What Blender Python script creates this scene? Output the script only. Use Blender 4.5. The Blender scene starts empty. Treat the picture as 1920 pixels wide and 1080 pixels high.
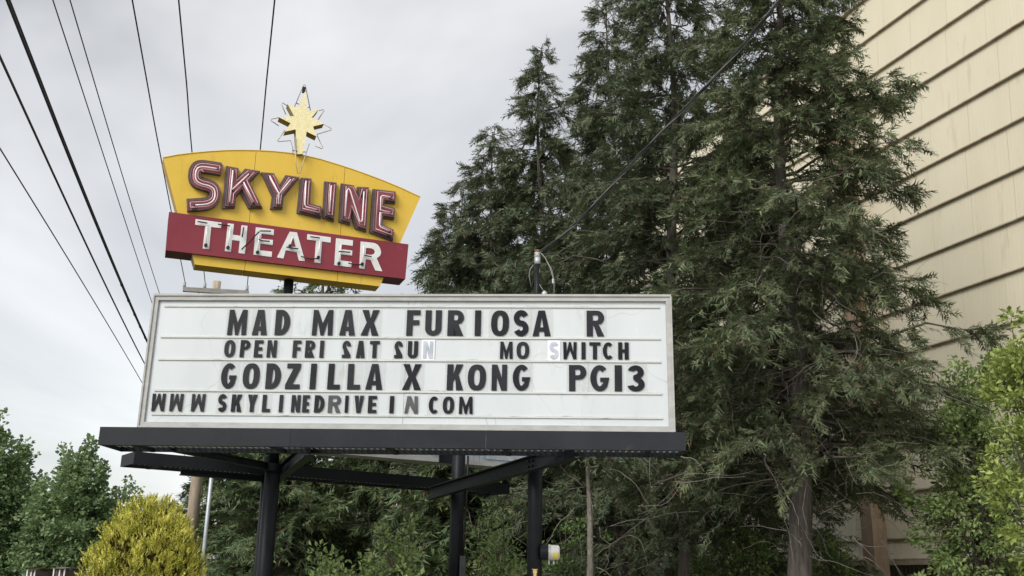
import bpy, math, random
import numpy as np
from mathutils import Vector, Matrix
from mathutils.geometry import tessellate_polygon

# ------------------------------------------------------------------ camera
F = 1866.5                       # focal length in pixels of the 1920 px wide photograph
PITCH, ROLL, EYE = 0.2885, 0.0174, 1.6
_f = np.array([0, math.cos(PITCH), math.sin(PITCH)])
_u0 = np.array([0, -math.sin(PITCH), math.cos(PITCH)])
_r0 = np.array([1.0, 0, 0])
_r = _r0 * math.cos(ROLL) + _u0 * math.sin(ROLL)
_u = -_r0 * math.sin(ROLL) + _u0 * math.cos(ROLL)
CAM = np.array([0, 0, EYE])

sc = bpy.context.scene
cam_data = bpy.data.cameras.new("camera")
cam_data.sensor_width = 36.0
cam_data.lens = 36.0 * F / 1920
cam_data.clip_start = 0.05
cam_data.clip_end = 3000
cam = bpy.data.objects.new("camera", cam_data)
sc.collection.objects.link(cam)
m = Matrix.Identity(4)
for i in range(3):
    m[i][0] = _r[i]; m[i][1] = _u[i]; m[i][2] = -_f[i]; m[i][3] = CAM[i]
cam.matrix_world = m
sc.camera = cam

# ------------------------------------------------------------------ sky, sun, exposure
SUN_EL, SUN_AZ = math.radians(37), math.radians(213)      # azimuth clockwise from +Y: behind the camera
sc.view_settings.view_transform = 'Standard'
sc.view_settings.look = 'None'
sc.view_settings.gamma = 1
sc.view_settings.exposure = 1.05
sc.view_settings.use_curve_mapping = False

world = bpy.data.worlds.new("World")
sc.world = world
world.use_nodes = True
nt = world.node_tree
nt.nodes.clear()
N = nt.nodes.new; LK = nt.links.new
out = N('ShaderNodeOutputWorld')
sky = N('ShaderNodeTexSky'); sky.sky_type = 'NISHITA'; sky.sun_disc = False
sky.sun_elevation = SUN_EL; sky.sun_rotation = SUN_AZ
bg1 = N('ShaderNodeBackground'); bg1.inputs['Strength'].default_value = 0.13
LK(sky.outputs[0], bg1.inputs['Color'])
tc = N('ShaderNodeTexCoord')
sep = N('ShaderNodeSeparateXYZ'); LK(tc.outputs['Generated'], sep.inputs[0])
ab = N('ShaderNodeMath'); ab.operation = 'ABSOLUTE'; LK(sep.outputs['Z'], ab.inputs[0])
ad = N('ShaderNodeMath'); ad.operation = 'ADD'; ad.inputs[1].default_value = 0.60; LK(ab.outputs[0], ad.inputs[0])
dx = N('ShaderNodeMath'); dx.operation = 'DIVIDE'; LK(sep.outputs['X'], dx.inputs[0]); LK(ad.outputs[0], dx.inputs[1])
dy = N('ShaderNodeMath'); dy.operation = 'DIVIDE'; LK(sep.outputs['Y'], dy.inputs[0]); LK(ad.outputs[0], dy.inputs[1])
cb = N('ShaderNodeCombineXYZ'); LK(dx.outputs[0], cb.inputs[0]); LK(dy.outputs[0], cb.inputs[1]); cb.inputs[2].default_value = 3.7
nz = N('ShaderNodeTexNoise'); nz.inputs['Scale'].default_value = 1.9; nz.inputs['Detail'].default_value = 5
nz.inputs['Roughness'].default_value = 0.5; nz.inputs['Distortion'].default_value = 0.5
LK(cb.outputs[0], nz.inputs['Vector'])
rp = N('ShaderNodeValToRGB')
rp.color_ramp.elements[0].position = 0.36; rp.color_ramp.elements[0].color = (0.235, 0.233, 0.230, 1)
rp.color_ramp.elements[1].position = 0.62; rp.color_ramp.elements[1].color = (0.485, 0.477, 0.462, 1)
LK(nz.outputs['Fac'], rp.inputs[0])
bg2 = N('ShaderNodeBackground'); bg2.inputs['Strength'].default_value = 1.0
LK(rp.outputs[0], bg2.inputs['Color'])
mx = N('ShaderNodeMixShader'); mx.inputs[0].default_value = 0.85
LK(bg1.outputs[0], mx.inputs[1]); LK(bg2.outputs[0], mx.inputs[2]); LK(mx.outputs[0], out.inputs['Surface'])

sun_d = bpy.data.lights.new("sun", 'SUN')
sun_d.energy = 1.5; sun_d.angle = math.radians(35); sun_d.color = (1.0, 0.975, 0.94)
sun = bpy.data.objects.new("sun", sun_d)
sc.collection.objects.link(sun)
sdir = Vector((math.sin(SUN_AZ) * math.cos(SUN_EL), math.cos(SUN_AZ) * math.cos(SUN_EL), math.sin(SUN_EL)))
sun.rotation_euler = sdir.to_track_quat('Z', 'Y').to_euler()

# ------------------------------------------------------------------ helpers: pixels to places
def ray(px, py):
    return _f + (px - 960) / F * _r - (py - 540) / F * _u
def at(px, py, Y):
    d = ray(px, py); return CAM + d * (Y / d[1])
def at_z(px, py, z):
    d = ray(px, py); return CAM + d * ((z - EYE) / d[2])
def on_plane(px, py, o, n):
    d = ray(px, py); o = np.asarray(o, float); n = np.asarray(n, float)
    return CAM + d * (((o - CAM) @ n) / (d @ n))
def P(*a): return np.array(a, float)
def unit(v):
    v = np.asarray(v, float); return v / np.linalg.norm(v)

# ------------------------------------------------------------------ helpers: objects
COL = sc.collection
ORG = {}
def empty(name, loc, label=None, cat=None, group=None):
    o = bpy.data.objects.new(name, None); COL.objects.link(o)
    o.empty_display_size = 0.2
    o.location = tuple(loc); ORG[o.name] = np.array(loc, float)
    if label: tag(o, label, cat, group)
    return o
def tag(o, label=None, cat=None, group=None, kind=None):
    if label: o['label'] = label
    if cat: o['category'] = cat
    if group: o['group'] = group
    if kind: o['kind'] = kind
    return o
class MB:
    """collects geometry in world coordinates"""
    def __init__(s): s.v = []; s.f = []; s.mi = []
    def add(s, vs, fs, mi=0):
        b = len(s.v); s.v.extend([tuple(map(float, p)) for p in vs])
        s.f.extend([tuple(i + b for i in f) for f in fs]); s.mi.extend([mi] * len(fs)); return s
    def box(s, c, ex, ey, ez, mi=0):
        """centre and three half-extent vectors"""
        c, ex, ey, ez = [np.asarray(a, float) for a in (c, ex, ey, ez)]
        vs = [c + sx * ex + sy * ey + sz * ez for sx in (-1, 1) for sy in (-1, 1) for sz in (-1, 1)]
        fs = [(0, 1, 3, 2), (4, 6, 7, 5), (0, 4, 5, 1), (2, 3, 7, 6), (0, 2, 6, 4), (1, 5, 7, 3)]
        if np.dot(np.cross(ex, ey), ez) < 0: fs = [f[::-1] for f in fs]
        return s.add(vs, fs, mi)
    def tube(s, pts, rad, n=8, cap=True, mi=0):
        pts = [np.asarray(p, float) for p in pts]
        rad = list(rad) if hasattr(rad, '__len__') else [rad] * len(pts)
        vs = []; fs = []; pn = None
        for i, p in enumerate(pts):
            t = unit(pts[min(i + 1, len(pts) - 1)] - pts[max(i - 1, 0)])
            if pn is None:
                a = P(0, 0, 1) if abs(t[2]) < 0.9 else P(1, 0, 0)
                pn = unit(np.cross(t, a))
            else:
                pn = unit(pn - t * (pn @ t))
            b = np.cross(t, pn)
            for k in range(n):
                an = 2 * math.pi * k / n
                vs.append(p + rad[i] * (math.cos(an) * pn + math.sin(an) * b))
        for i in range(len(pts) - 1):
            for k in range(n):
                k2 = (k + 1) % n
                fs.append((i * n + k, i * n + k2, (i + 1) * n + k2, (i + 1) * n + k))
        if cap:
            fs.append(tuple(range(n))[::-1]); fs.append(tuple(range((len(pts) - 1) * n, len(pts) * n)))
        return s.add(vs, fs, mi)
    def poly(s, loops, o, u, v, n, z0, z1, mi_front=0, mi_side=0, back=True):
        """extrude 2-D loops (outline, holes) lying in plane (o,u,v) from z0 to z1 along n"""
        o, u, v, n = [np.asarray(a, float) for a in (o, u, v, n)]
        L = []
        for k, lp in enumerate(loops):
            a = sum(p[0] * q[1] - q[0] * p[1] for p, q in zip(lp, lp[1:] + lp[:1]))
            if (a < 0) == (k == 0): lp = lp[::-1]
            L.append(lp)
        tris = tessellate_polygon([[Vector((p[0], p[1], 0)) for p in lp] for lp in L])
        flat = [p for lp in L for p in lp]
        fr = [o + u * p[0] + v * p[1] + n * z1 for p in flat]
        bk = [o + u * p[0] + v * p[1] + n * z0 for p in flat]
        nn = len(flat); ft = []
        for t in tris:
            a, b, c = [flat[i] for i in t]
            cr = (b[0] - a[0]) * (c[1] - a[1]) - (b[1] - a[1]) * (c[0] - a[0])
            ft.append(tuple(t) if cr > 0 else tuple(t)[::-1])
        b0 = len(s.v)
        s.add(fr + bk, ft, mi_front)
        sd = []
        st = 0
        for lp in L:
            k = len(lp)
            for i in range(k):
                j = (i + 1) % k
                sd.append((st + i + b0, st + i + nn + b0, st + j + nn + b0, st + j + b0))
            st += k
        s.f.extend(sd); s.mi.extend([mi_side] * len(sd))
        if back:
            bf = [tuple(i + nn + b0 for i in t[::-1]) for t in ft]
            s.f.extend(bf); s.mi.extend([mi_side] * len(bf))
        return s
    def build(s, name, mats, parent=None, smooth=False, origin=None):
        if not isinstance(mats, (list, tuple)): mats = [mats]
        if parent is not None: o0 = ORG[parent.name]
        else: o0 = np.array(origin if origin is not None else (0, 0, 0), float)
        me = bpy.data.meshes.new(name)
        me.from_pydata([tuple(np.array(p) - o0) for p in s.v], [], s.f)
        for mt in mats: me.materials.append(mt)
        me.polygons.foreach_set('material_index', s.mi)
        if smooth: me.polygons.foreach_set('use_smooth', [True] * len(s.f))
        me.update()
        o = bpy.data.objects.new(name, me); COL.objects.link(o)
        ORG[o.name] = o0
        if parent is not None: o.parent = parent
        else: o.location = tuple(o0)
        return o
def np_mesh(name, V, Fc, mat, parent, kind=None, smooth=False):
    """V (n,3) world coordinates, Fc (m,k) faces: fast path for foliage"""
    V = np.asarray(V, np.float32) - ORG[parent.name].astype(np.float32)
    Fc = np.asarray(Fc, np.int32); mth, k = Fc.shape
    me = bpy.data.meshes.new(name)
    me.vertices.add(len(V)); me.vertices.foreach_set('co', V.ravel())
    me.loops.add(mth * k); me.loops.foreach_set('vertex_index', Fc.ravel())
    me.polygons.add(mth)
    me.polygons.foreach_set('loop_start', np.arange(0, mth * k, k, dtype=np.int32))
    if smooth: me.polygons.foreach_set('use_smooth', np.ones(mth, bool))
    me.materials.append(mat); me.update(calc_edges=True)
    o = bpy.data.objects.new(name, me); COL.objects.link(o); o.parent = parent
    ORG[o.name] = ORG[parent.name]
    if kind: o['kind'] = kind
    return o

# ------------------------------------------------------------------ helpers: materials
MATS = {}
def mat(name, c1, c2=None, scale=4.0, rough=0.6, metal=0.0, bump=0.0, bscale=None, stretch=(1, 1, 1), spec=0.4,
        c3=None, scale3=1.0, amt3=0.5, lo=0.35, hi=0.65, coat=0.0):
    if name in MATS: return MATS[name]
    mt = bpy.data.materials.new(name); mt.use_nodes = True; MATS[name] = mt
    t = mt.node_tree; b = t.nodes['Principled BSDF']; N = t.nodes.new; L = t.links.new
    b.inputs['Roughness'].default_value = rough; b.inputs['Metallic'].default_value = metal
    b.inputs['Specular IOR Level'].default_value = spec
    if coat: b.inputs['Coat Weight'].default_value = coat
    g = N('ShaderNodeNewGeometry'); mp = N('ShaderNodeMapping'); mp.inputs['Scale'].default_value = stretch
    L(g.outputs['Position'], mp.inputs['Vector'])
    col = None
    if c2 is not None:
        n1 = N('ShaderNodeTexNoise'); n1.inputs['Scale'].default_value = scale; n1.inputs['Detail'].default_value = 6
        n1.inputs['Roughness'].default_value = 0.62; L(mp.outputs[0], n1.inputs['Vector'])
        r = N('ShaderNodeValToRGB'); r.color_ramp.elements[0].position = lo; r.color_ramp.elements[1].position = hi
        r.color_ramp.elements[0].color = (*c1, 1); r.color_ramp.elements[1].color = (*c2, 1)
        L(n1.outputs['Fac'], r.inputs[0]); col = r.outputs[0]
        if c3 is not None:
            n3 = N('ShaderNodeTexNoise'); n3.inputs['Scale'].default_value = scale3; n3.inputs['Detail'].default_value = 8
            n3.inputs['Roughness'].default_value = 0.7
            L(mp.outputs[0], n3.inputs['Vector'])
            r3 = N('ShaderNodeValToRGB'); r3.color_ramp.elements[0].position = 1 - amt3; r3.color_ramp.elements[1].position = min(1.0, 1 - amt3 + 0.12)
            L(n3.outputs['Fac'], r3.inputs[0])
            mxx = N('ShaderNodeMix'); mxx.data_type = 'RGBA'; L(r3.outputs[0], mxx.inputs[0]); L(col, mxx.inputs[6])
            mxx.inputs[7].default_value = (*c3, 1); col = mxx.outputs[2]
        L(col, b.inputs['Base Color'])
        rr = N('ShaderNodeMapRange'); rr.inputs['To Min'].default_value = max(0.05, rough - 0.1); rr.inputs['To Max'].default_value = min(1, rough + 0.12)
        L(n1.outputs['Fac'], rr.inputs['Value']); L(rr.outputs[0], b.inputs['Roughness'])
    else:
        b.inputs['Base Color'].default_value = (*c1, 1)
    if bump:
        n2 = N('ShaderNodeTexNoise'); n2.inputs['Scale'].default_value = bscale or scale * 3; n2.inputs['Detail'].default_value = 5
        L(mp.outputs[0], n2.inputs['Vector'])
        bp = N('ShaderNodeBump'); bp.inputs['Strength'].default_value = bump; bp.inputs['Distance'].default_value = 0.02
        L(n2.outputs['Fac'], bp.inputs['Height']); L(bp.outputs[0], b.inputs['Normal'])
    return mt

def leaf_mat(name, dark, mid, light, trans=0.3, nscale=0.9, rough=0.55, brown=0.0):
    if name in MATS: return MATS[name]
    mt = bpy.data.materials.new(name); mt.use_nodes = True; MATS[name] = mt
    t = mt.node_tree; b = t.nodes['Principled BSDF']; N = t.nodes.new; L = t.links.new
    o = t.nodes['Material Output']
    g = N('ShaderNodeNewGeometry')
    n1 = N('ShaderNodeTexNoise'); n1.inputs['Scale'].default_value = nscale; n1.inputs['Detail'].default_value = 3
    L(g.outputs['Position'], n1.inputs['Vector'])
    a = N('ShaderNodeMath'); a.operation = 'MULTIPLY_ADD'; a.inputs[1].default_value = 0.55; a.inputs[2].default_value = -0.27
    L(g.outputs['Random Per Island'], a.inputs[0])
    s = N('ShaderNodeMath'); s.operation = 'ADD'; L(n1.outputs['Fac'], s.inputs[0]); L(a.outputs[0], s.inputs[1])
    r = N('ShaderNodeValToRGB'); r.color_ramp.elements[0].position = 0.25; r.color_ramp.elements[1].position = 0.78
    r.color_ramp.elements[0].color = (*dark, 1); r.color_ramp.elements[1].color = (*light, 1)
    e = r.color_ramp.elements.new(0.5); e.color = (*mid, 1)
    L(s.outputs[0], r.inputs[0])
    colr = r.outputs[0]
    if brown:
        m1 = N('ShaderNodeMath'); m1.operation = 'MULTIPLY'; m1.inputs[1].default_value = 37.31; L(g.outputs['Random Per Island'], m1.inputs[0])
        m2 = N('ShaderNodeMath'); m2.operation = 'FRACT'; L(m1.outputs[0], m2.inputs[0])
        m3 = N('ShaderNodeMath'); m3.operation = 'LESS_THAN'; m3.inputs[1].default_value = brown; L(m2.outputs[0], m3.inputs[0])
        mb = N('ShaderNodeMix'); mb.data_type = 'RGBA'; L(m3.outputs[0], mb.inputs[0]); L(r.outputs[0], mb.inputs[6]); mb.inputs[7].default_value = (0.17, 0.115, 0.065, 1)
        colr = mb.outputs[2]
    L(colr, b.inputs['Base Color'])
    b.inputs['Roughness'].default_value = rough; b.inputs['Specular IOR Level'].default_value = 0.25
    tr = N('ShaderNodeBsdfTranslucent'); L(colr, tr.inputs['Color'])
    ms = N('ShaderNodeMixShader'); ms.inputs[0].default_value = trans
    L(b.outputs[0], ms.inputs[1]); L(tr.outputs[0], ms.inputs[2]); L(ms.outputs[0], o.inputs['Surface'])
    return mt

M_black = mat('black_painted_steel', (0.009, 0.010, 0.0125), (0.016, 0.0175, 0.021), scale=3, rough=0.42, bump=0.08, bscale=30, spec=0.2,
              c3=(0.040, 0.030, 0.024), scale3=6, amt3=0.37)
M_fascia = mat('charcoal_fascia_paint', (0.014, 0.016, 0.020), (0.024, 0.027, 0.032), scale=1.3, rough=0.55, spec=0.22, bump=0.06, bscale=18,
               c3=(0.07, 0.065, 0.06), scale3=9, amt3=0.36)
M_yellow = mat('aged_yellow_enamel', (0.72, 0.475, 0.055), (0.78, 0.53, 0.080), scale=0.9, rough=0.42, bump=0.05, bscale=5,
               c3=(0.60, 0.38, 0.055), scale3=3.5, amt3=0.42, stretch=(1.6, 1.6, 0.6))
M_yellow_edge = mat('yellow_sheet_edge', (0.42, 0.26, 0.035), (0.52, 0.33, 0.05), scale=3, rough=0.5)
M_red = mat('faded_red_enamel_sheen', (0.195, 0.014, 0.026), (0.25, 0.028, 0.045), scale=0.6, rough=0.33, bump=0.04, bscale=4,
            c3=(0.28, 0.055, 0.072), scale3=3.3, amt3=0.38, coat=0.2)  # faded red; the pink patches paint in a reflection
M_mauve = mat('faded_crimson_channel', (0.26, 0.060, 0.080), (0.34, 0.10, 0.12), scale=7, rough=0.45, c3=(0.19, 0.055, 0.070), scale3=14, amt3=0.38)
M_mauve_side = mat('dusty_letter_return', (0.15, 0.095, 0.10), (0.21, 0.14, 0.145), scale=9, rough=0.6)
M_backing = mat('dark_letter_backing', (0.085, 0.06, 0.062), (0.13, 0.098, 0.10), scale=9, rough=0.6)
M_white = mat('white_letter_enamel', (0.70, 0.71, 0.68), (0.80, 0.80, 0.78), scale=10, rough=0.4, c3=(0.52, 0.52, 0.48), scale3=17, amt3=0.34)
M_tube_white = mat('unlit_white_glass_tube', (0.86, 0.80, 0.80), rough=0.15, spec=0.6)
M_tube_pink = mat('unlit_pink_glass_tube', (0.66, 0.38, 0.40), rough=0.18, spec=0.6)
M_dark = mat('black_insulation', (0.012, 0.010, 0.012), rough=0.5)
M_gold = mat('gold_leaf_sheet', (0.86, 0.75, 0.38), (0.93, 0.85, 0.54), scale=22, rough=0.38, metal=0.05, bump=0.35, bscale=60,
             c3=(0.70, 0.54, 0.25), scale3=28, amt3=0.40)
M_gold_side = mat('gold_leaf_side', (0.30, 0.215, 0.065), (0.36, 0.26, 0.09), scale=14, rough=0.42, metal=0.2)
M_wire_gold = mat('bare_brass_tube', (0.42, 0.38, 0.28), rough=0.35, metal=0.3)
M_face = mat('white_acrylic_face', (0.585, 0.622, 0.632), (0.645, 0.682, 0.692), scale=0.8, rough=0.24, bump=0.02, bscale=3, spec=0.5,
             c3=(0.50, 0.52, 0.50), scale3=2.0, amt3=0.40, stretch=(1.6, 1, 0.55))
def crack_lines(mt, scale, width, col):
    t = mt.node_tree; N = t.nodes.new; L = t.links.new; b = t.nodes['Principled BSDF']
    src = b.inputs['Base Color'].links[0].from_socket
    g = N('ShaderNodeNewGeometry'); n = N('ShaderNodeTexNoise'); n.inputs['Scale'].default_value = scale; n.inputs['Detail'].default_value = 2
    L(g.outputs['Position'], n.inputs['Vector'])
    a = N('ShaderNodeMath'); a.operation = 'SUBTRACT'; a.inputs[1].default_value = 0.53; L(n.outputs['Fac'], a.inputs[0])
    c = N('ShaderNodeMath'); c.operation = 'ABSOLUTE'; L(a.outputs[0], c.inputs[0])
    d = N('ShaderNodeMapRange'); d.inputs['From Min'].default_value = 0.0; d.inputs['From Max'].default_value = width
    d.inputs['To Min'].default_value = 0.7; d.inputs['To Max'].default_value = 0.0; L(c.outputs[0], d.inputs['Value'])
    m_ = N('ShaderNodeMix'); m_.data_type = 'RGBA'; L(d.outputs[0], m_.inputs[0]); L(src, m_.inputs[6]); m_.inputs[7].default_value = (*col, 1)
    L(m_.outputs[2], b.inputs['Base Color'])
crack_lines(M_face, 0.75, 0.0022, (0.44, 0.46, 0.45))
M_frame = mat('weathered_beige_trim', (0.37, 0.365, 0.345), (0.47, 0.465, 0.445), scale=5, rough=0.55, bump=0.05, bscale=30,
              c3=(0.26, 0.22, 0.17), scale3=9, amt3=0.33, stretch=(1, 1, 2))
M_rail = mat('clear_rail_grimy', (0.56, 0.58, 0.56), (0.64, 0.66, 0.64), scale=3, rough=0.25, stretch=(1.2, 1, 14),
             c3=(0.17, 0.14, 0.11), scale3=2.8, amt3=0.42)
M_galv = mat('galvanized_sheet', (0.36, 0.41, 0.45), (0.50, 0.55, 0.58), scale=14, rough=0.42, metal=0.35, bump=0.05, bscale=40,
             c3=(0.30, 0.33, 0.36), scale3=3, amt3=0.45)
M_grate = mat('expanded_steel_light_specks', (0.45, 0.46, 0.44), (0.62, 0.63, 0.60), scale=25, rough=0.45, metal=0.2)  # bars coloured pale to stand in for light specks in the deck
M_wood = mat('weathered_pole_wood', (0.30, 0.235, 0.175), (0.46, 0.38, 0.29), scale=5, rough=0.85, bump=0.5, bscale=14, stretch=(4, 4, 0.35),
             c3=(0.20, 0.14, 0.10), scale3=7, amt3=0.36)
M_wood_red = mat('reddish_pole_wood', (0.24, 0.10, 0.05), (0.33, 0.15, 0.08), scale=5, rough=0.85, bump=0.4, bscale=14, stretch=(4, 4, 0.35))
M_wood_grey = mat('grey_crossarm_wood', (0.22, 0.21, 0.195), (0.32, 0.31, 0.29), scale=8, rough=0.85, bump=0.4, bscale=25, stretch=(0.6, 3, 3))
M_porc = mat('grey_porcelain', (0.36, 0.35, 0.34), (0.45, 0.44, 0.43), scale=12, rough=0.3)
M_alu = mat('pale_galvanized_post', (0.40, 0.43, 0.45), (0.52, 0.55, 0.57), scale=4, rough=0.45, metal=0.3)
M_wire = mat('dark_cable_jacket', (0.025, 0.026, 0.032), (0.05, 0.05, 0.058), scale=14, rough=0.6)
M_wire_al = mat('bare_aluminium_strand', (0.20, 0.20, 0.185), (0.28, 0.275, 0.255), scale=14, rough=0.6, metal=0.2)

# ------------------------------------------------------------------ ground
def sheet(name, pts, z, mt, kind='structure'):
    b = MB(); b.add([(x, y, z) for x, y in pts], [tuple(range(len(pts)))])
    return tag(b.build(name, mt), kind=kind)
M_ground = mat('rough_grass_ground', (0.035, 0.05, 0.016), (0.075, 0.085, 0.030), scale=1.6, rough=0.95, bump=0.5, bscale=9,
               c3=(0.12, 0.095, 0.065), scale3=0.5, amt3=0.45)
sheet('ground', [(-900, -200), (900, -200), (900, 1500), (-900, 1500)], 0.0, M_ground)
SD = unit((math.sin(-0.285), math.cos(-0.285), 0))     # the street's direction
SR = P(SD[1], -SD[0], 0)
M_asph = mat('worn_asphalt', (0.040, 0.040, 0.041), (0.065, 0.064, 0.062), scale=3, rough=0.9, bump=0.3, bscale=80)
def strip(name, off0, off1, s0, s1, z, mt):
    c = [SR * off0 + SD * s0, SR * off1 + SD * s0, SR * off1 + SD * s1, SR * off0 + SD * s1]
    return sheet(name, [(p[0], p[1]) for p in c], z, mt)
M_bounce_gravel = mat('bounce_gravel', (0.27, 0.255, 0.235), (0.38, 0.365, 0.34), scale=9, rough=0.95, bump=0.5, bscale=60)
sheet('added_gravel_lot', [(-5.2, -40), (30, -40), (30, 9.3), (12, 11.5), (2.5, 14.5), (-4.6, 11.9)], 0.006, M_bounce_gravel)  # unseen pale lot, added to bounce light up under the signs
strip('road', -14.5, -6.5, -120, 600, 0.008, M_asph)
M_linepaint = mat('worn_road_paint', (0.62, 0.60, 0.52), (0.74, 0.72, 0.66), scale=6, rough=0.8)
strip('road_edge_line', -6.95, -6.83, -120, 600, 0.013, M_linepaint)

# ------------------------------------------------------------------ screen building on the right
WD = unit((math.sin(-0.3525), math.cos(-0.3525), 0))    # along the wall, away from the camera
WN = P(-WD[1], WD[0], 0)                                # faces the camera's side
W0 = at(1920, 600, 21.0); W0[2] = 0
def wall_px(px, py): return on_plane(px, py, W0, WN)
levels_px = [41, 124, 220, 313, 407, 500, 598]
zl = [wall_px(1920, y)[2] for y in levels_px]
course = (zl[0] - zl[-1]) / 6
z_led = wall_px(1800, 1047)[2]
s_left = (wall_px(1175, 700) - W0) @ WD
top_z = wall_px(1350, 214)[2]
M_siding = mat('beige_painted_siding', (0.635, 0.578, 0.428), (0.675, 0.62, 0.468), scale=0.5, rough=0.6, stretch=(2.2, 2.2, 0.35),
               c3=(0.57, 0.51, 0.375), scale3=1.3, amt3=0.42)
def corrugate(mt, freq, strength):
    t = mt.node_tree; N = t.nodes.new; L = t.links.new; b = t.nodes['Principled BSDF']
    g = N('ShaderNodeNewGeometry'); d = N('ShaderNodeVectorMath'); d.operation = 'DOT_PRODUCT'
    L(g.outputs['Position'], d.inputs[0]); d.inputs[1].default_value = tuple(WD)
    m1 = N('ShaderNodeMath'); m1.operation = 'MULTIPLY'; m1.inputs[1].default_value = freq * 2 * math.pi; L(d.outputs['Value'], m1.inputs[0])
    s1 = N('ShaderNodeMath'); s1.operation = 'SINE'; L(m1.outputs[0], s1.inputs[0])
    bp = N('ShaderNodeBump'); bp.inputs['Strength'].default_value = strength; bp.inputs['Distance'].default_value = 0.012
    L(s1.outputs[0], bp.inputs['Height']); L(bp.outputs[0], b.inputs['Normal'])
corrugate(M_siding, 9.0, 0.06)
M_led = mat('stained_ledge', (0.34, 0.27, 0.19), (0.46, 0.41, 0.32), scale=3, rough=0.7, c3=(0.23, 0.085, 0.045), scale3=1.6, amt3=0.46)
M_low = mat('grey_corrugated_base', (0.17, 0.15, 0.125), (0.25, 0.225, 0.19), scale=2, rough=0.8)
corrugate(M_low, 7.0, 0.9)
M_drip_edge = mat('rusty_drip_edge', (0.34, 0.28, 0.20), (0.50, 0.44, 0.33), scale=3, rough=0.75, c3=(0.28, 0.085, 0.035), scale3=0.9, amt3=0.43)  # beige edge strip with rust patches along each lap
bld = empty('screen_building', W0, 'tall beige screen building clad in lapped siding behind the conifers', 'building')
s_right = -10.0
core = MB()
cz = top_z / 2 + 0.0
mid = W0 + WD * (s_left + s_right) / 2 - WN * 2.65 + P(0, 0, (z_led + top_z) / 2)
core.box(mid, WD * ((s_left - s_right) / 2), WN * 2.5, P(0, 0, (top_z - z_led) / 2 - 0.02))
core.build('wall_core', M_siding, bld)
lowm = MB()
lowm.box(W0 + WD * (s_left + s_right) / 2 - WN * 2.75 + P(0, 0, z_led / 2 - 0.02), WD * ((s_left - s_right) / 2 - 0.02), WN * 2.3, P(0, 0, z_led / 2))
lowm.build('base_wall', M_low, bld)
# siding panels: each course laps out over the one below
zb = zl[-1]
kk = 0
while zb - course > z_led + 0.25: zb -= course
course_z = [z_led + 0.02, ] if zb - z_led > 0.3 else []
z = zb
while z < top_z - 0.3: course_z.append(z); z += course
rng = random.Random(5)
def panel_mesh(w, h, proud=0.095, t=0.02):
    vs = []
    for y, zz, off in ((0, 0, proud), (0, h + 0.03, 0.012)):
        for x in (0, w):
            vs += [(x, off - t, zz), (x, off, zz)]
    # x along wall, y outwards, z up
    me = bpy.data.meshes.new('siding_panel')
    me.from_pydata(vs, [], [(1, 3, 7, 5), (0, 4, 6, 2), (0, 1, 5, 4), (2, 6, 7, 3), (4, 5, 7, 6), (0, 2, 3, 1)])
    me.materials.append(M_siding); me.update(); return me
def led_mesh(w):
    me = bpy.data.meshes.new('drip_edge')
    vs = [(x, y, zz) for x in (0, w) for y in (0.0, 0.108) for zz in (-0.026, 0.0)]
    me.from_pydata(vs, [], [(0, 1, 3, 2), (4, 6, 7, 5), (0, 4, 5, 1), (2, 3, 7, 6), (0, 2, 6, 4), (1, 5, 7, 3)])
    me.materials.append(M_drip_edge); me.update(); return me
rotm = Matrix(((WD[0], WN[0], 0), (WD[1], WN[1], 0), (0, 0, 1))).to_4x4()
PW = 1.25
cache = {}
for ci, z in enumerate(course_z):
    h = (course_z[ci + 1] if ci + 1 < len(course_z) else top_z) - z
    key = round(h, 2)
    if key not in cache: cache[key] = panel_mesh(PW - 0.009, h)
    s = s_right + rng.uniform(-0.9, 0)
    par = None
    while s < s_left:
        o = bpy.data.objects.new('siding_panel', cache[key]); COL.objects.link(o); o.parent = bld
        rel = WD * s + WN * rng.uniform(0.0, 0.006) + P(0, 0, z)
        o.matrix_local = Matrix.Translation(Vector(rel)) @ rotm @ Matrix.Rotation(rng.uniform(-0.002, 0.002), 4, 'Y')
        s += PW
    if ci > 0 or True:
        lk = 'led'
        if lk not in cache: cache[lk] = led_mesh(s_left - s_right)
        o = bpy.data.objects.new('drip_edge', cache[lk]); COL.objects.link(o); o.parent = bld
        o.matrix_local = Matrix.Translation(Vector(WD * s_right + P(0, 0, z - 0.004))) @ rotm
lb = MB()
lb.box(W0 + WD * (s_left + s_right) / 2 + WN * 0.02 + P(0, 0, z_led - 0.075), WD * ((s_left - s_right) / 2), WN * 0.13, P(0, 0, 0.055))
lb.build('ledge', M_led, bld)
capb = MB()
capb.box(W0 + WD * (s_left + s_right) / 2 - WN * 0.1 + P(0, 0, top_z + 0.04), WD * ((s_left - s_right) / 2 + 0.05), WN * 0.22, P(0, 0, 0.05))
capb.build('roof_trim', M_led, bld)
# rusty peeling column standing against the wall
M_col = mat('peeling_rust_plywood', (0.27, 0.17, 0.11), (0.40, 0.31, 0.215), scale=2.2, rough=0.85, bump=0.4, bscale=12, stretch=(1.5, 1.5, 0.35),
            c3=(0.20, 0.09, 0.05), scale3=2.5, amt3=0.40)
pc = on_plane(1642, 1040, W0 + WN * 0.45, WN)
ctop = on_plane(1580, 262, W0 + WN * 0.45, WN)[2]
col_o = empty('timber_column', (pc[0], pc[1], 0), 'rust stained peeling timber column standing against the beige siding', 'column')
cm = MB(); cm.box(P(pc[0], pc[1], ctop / 2), WD * 0.21, WN * 0.21, P(0, 0, ctop / 2)); cm.build('shaft', M_col, col_o)
cm = MB(); cm.box(P(pc[0], pc[1], ctop + 0.16), WD * 0.26, WN * 0.26, P(0, 0, 0.15)); cm.build('cap', M_led, col_o)

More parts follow.
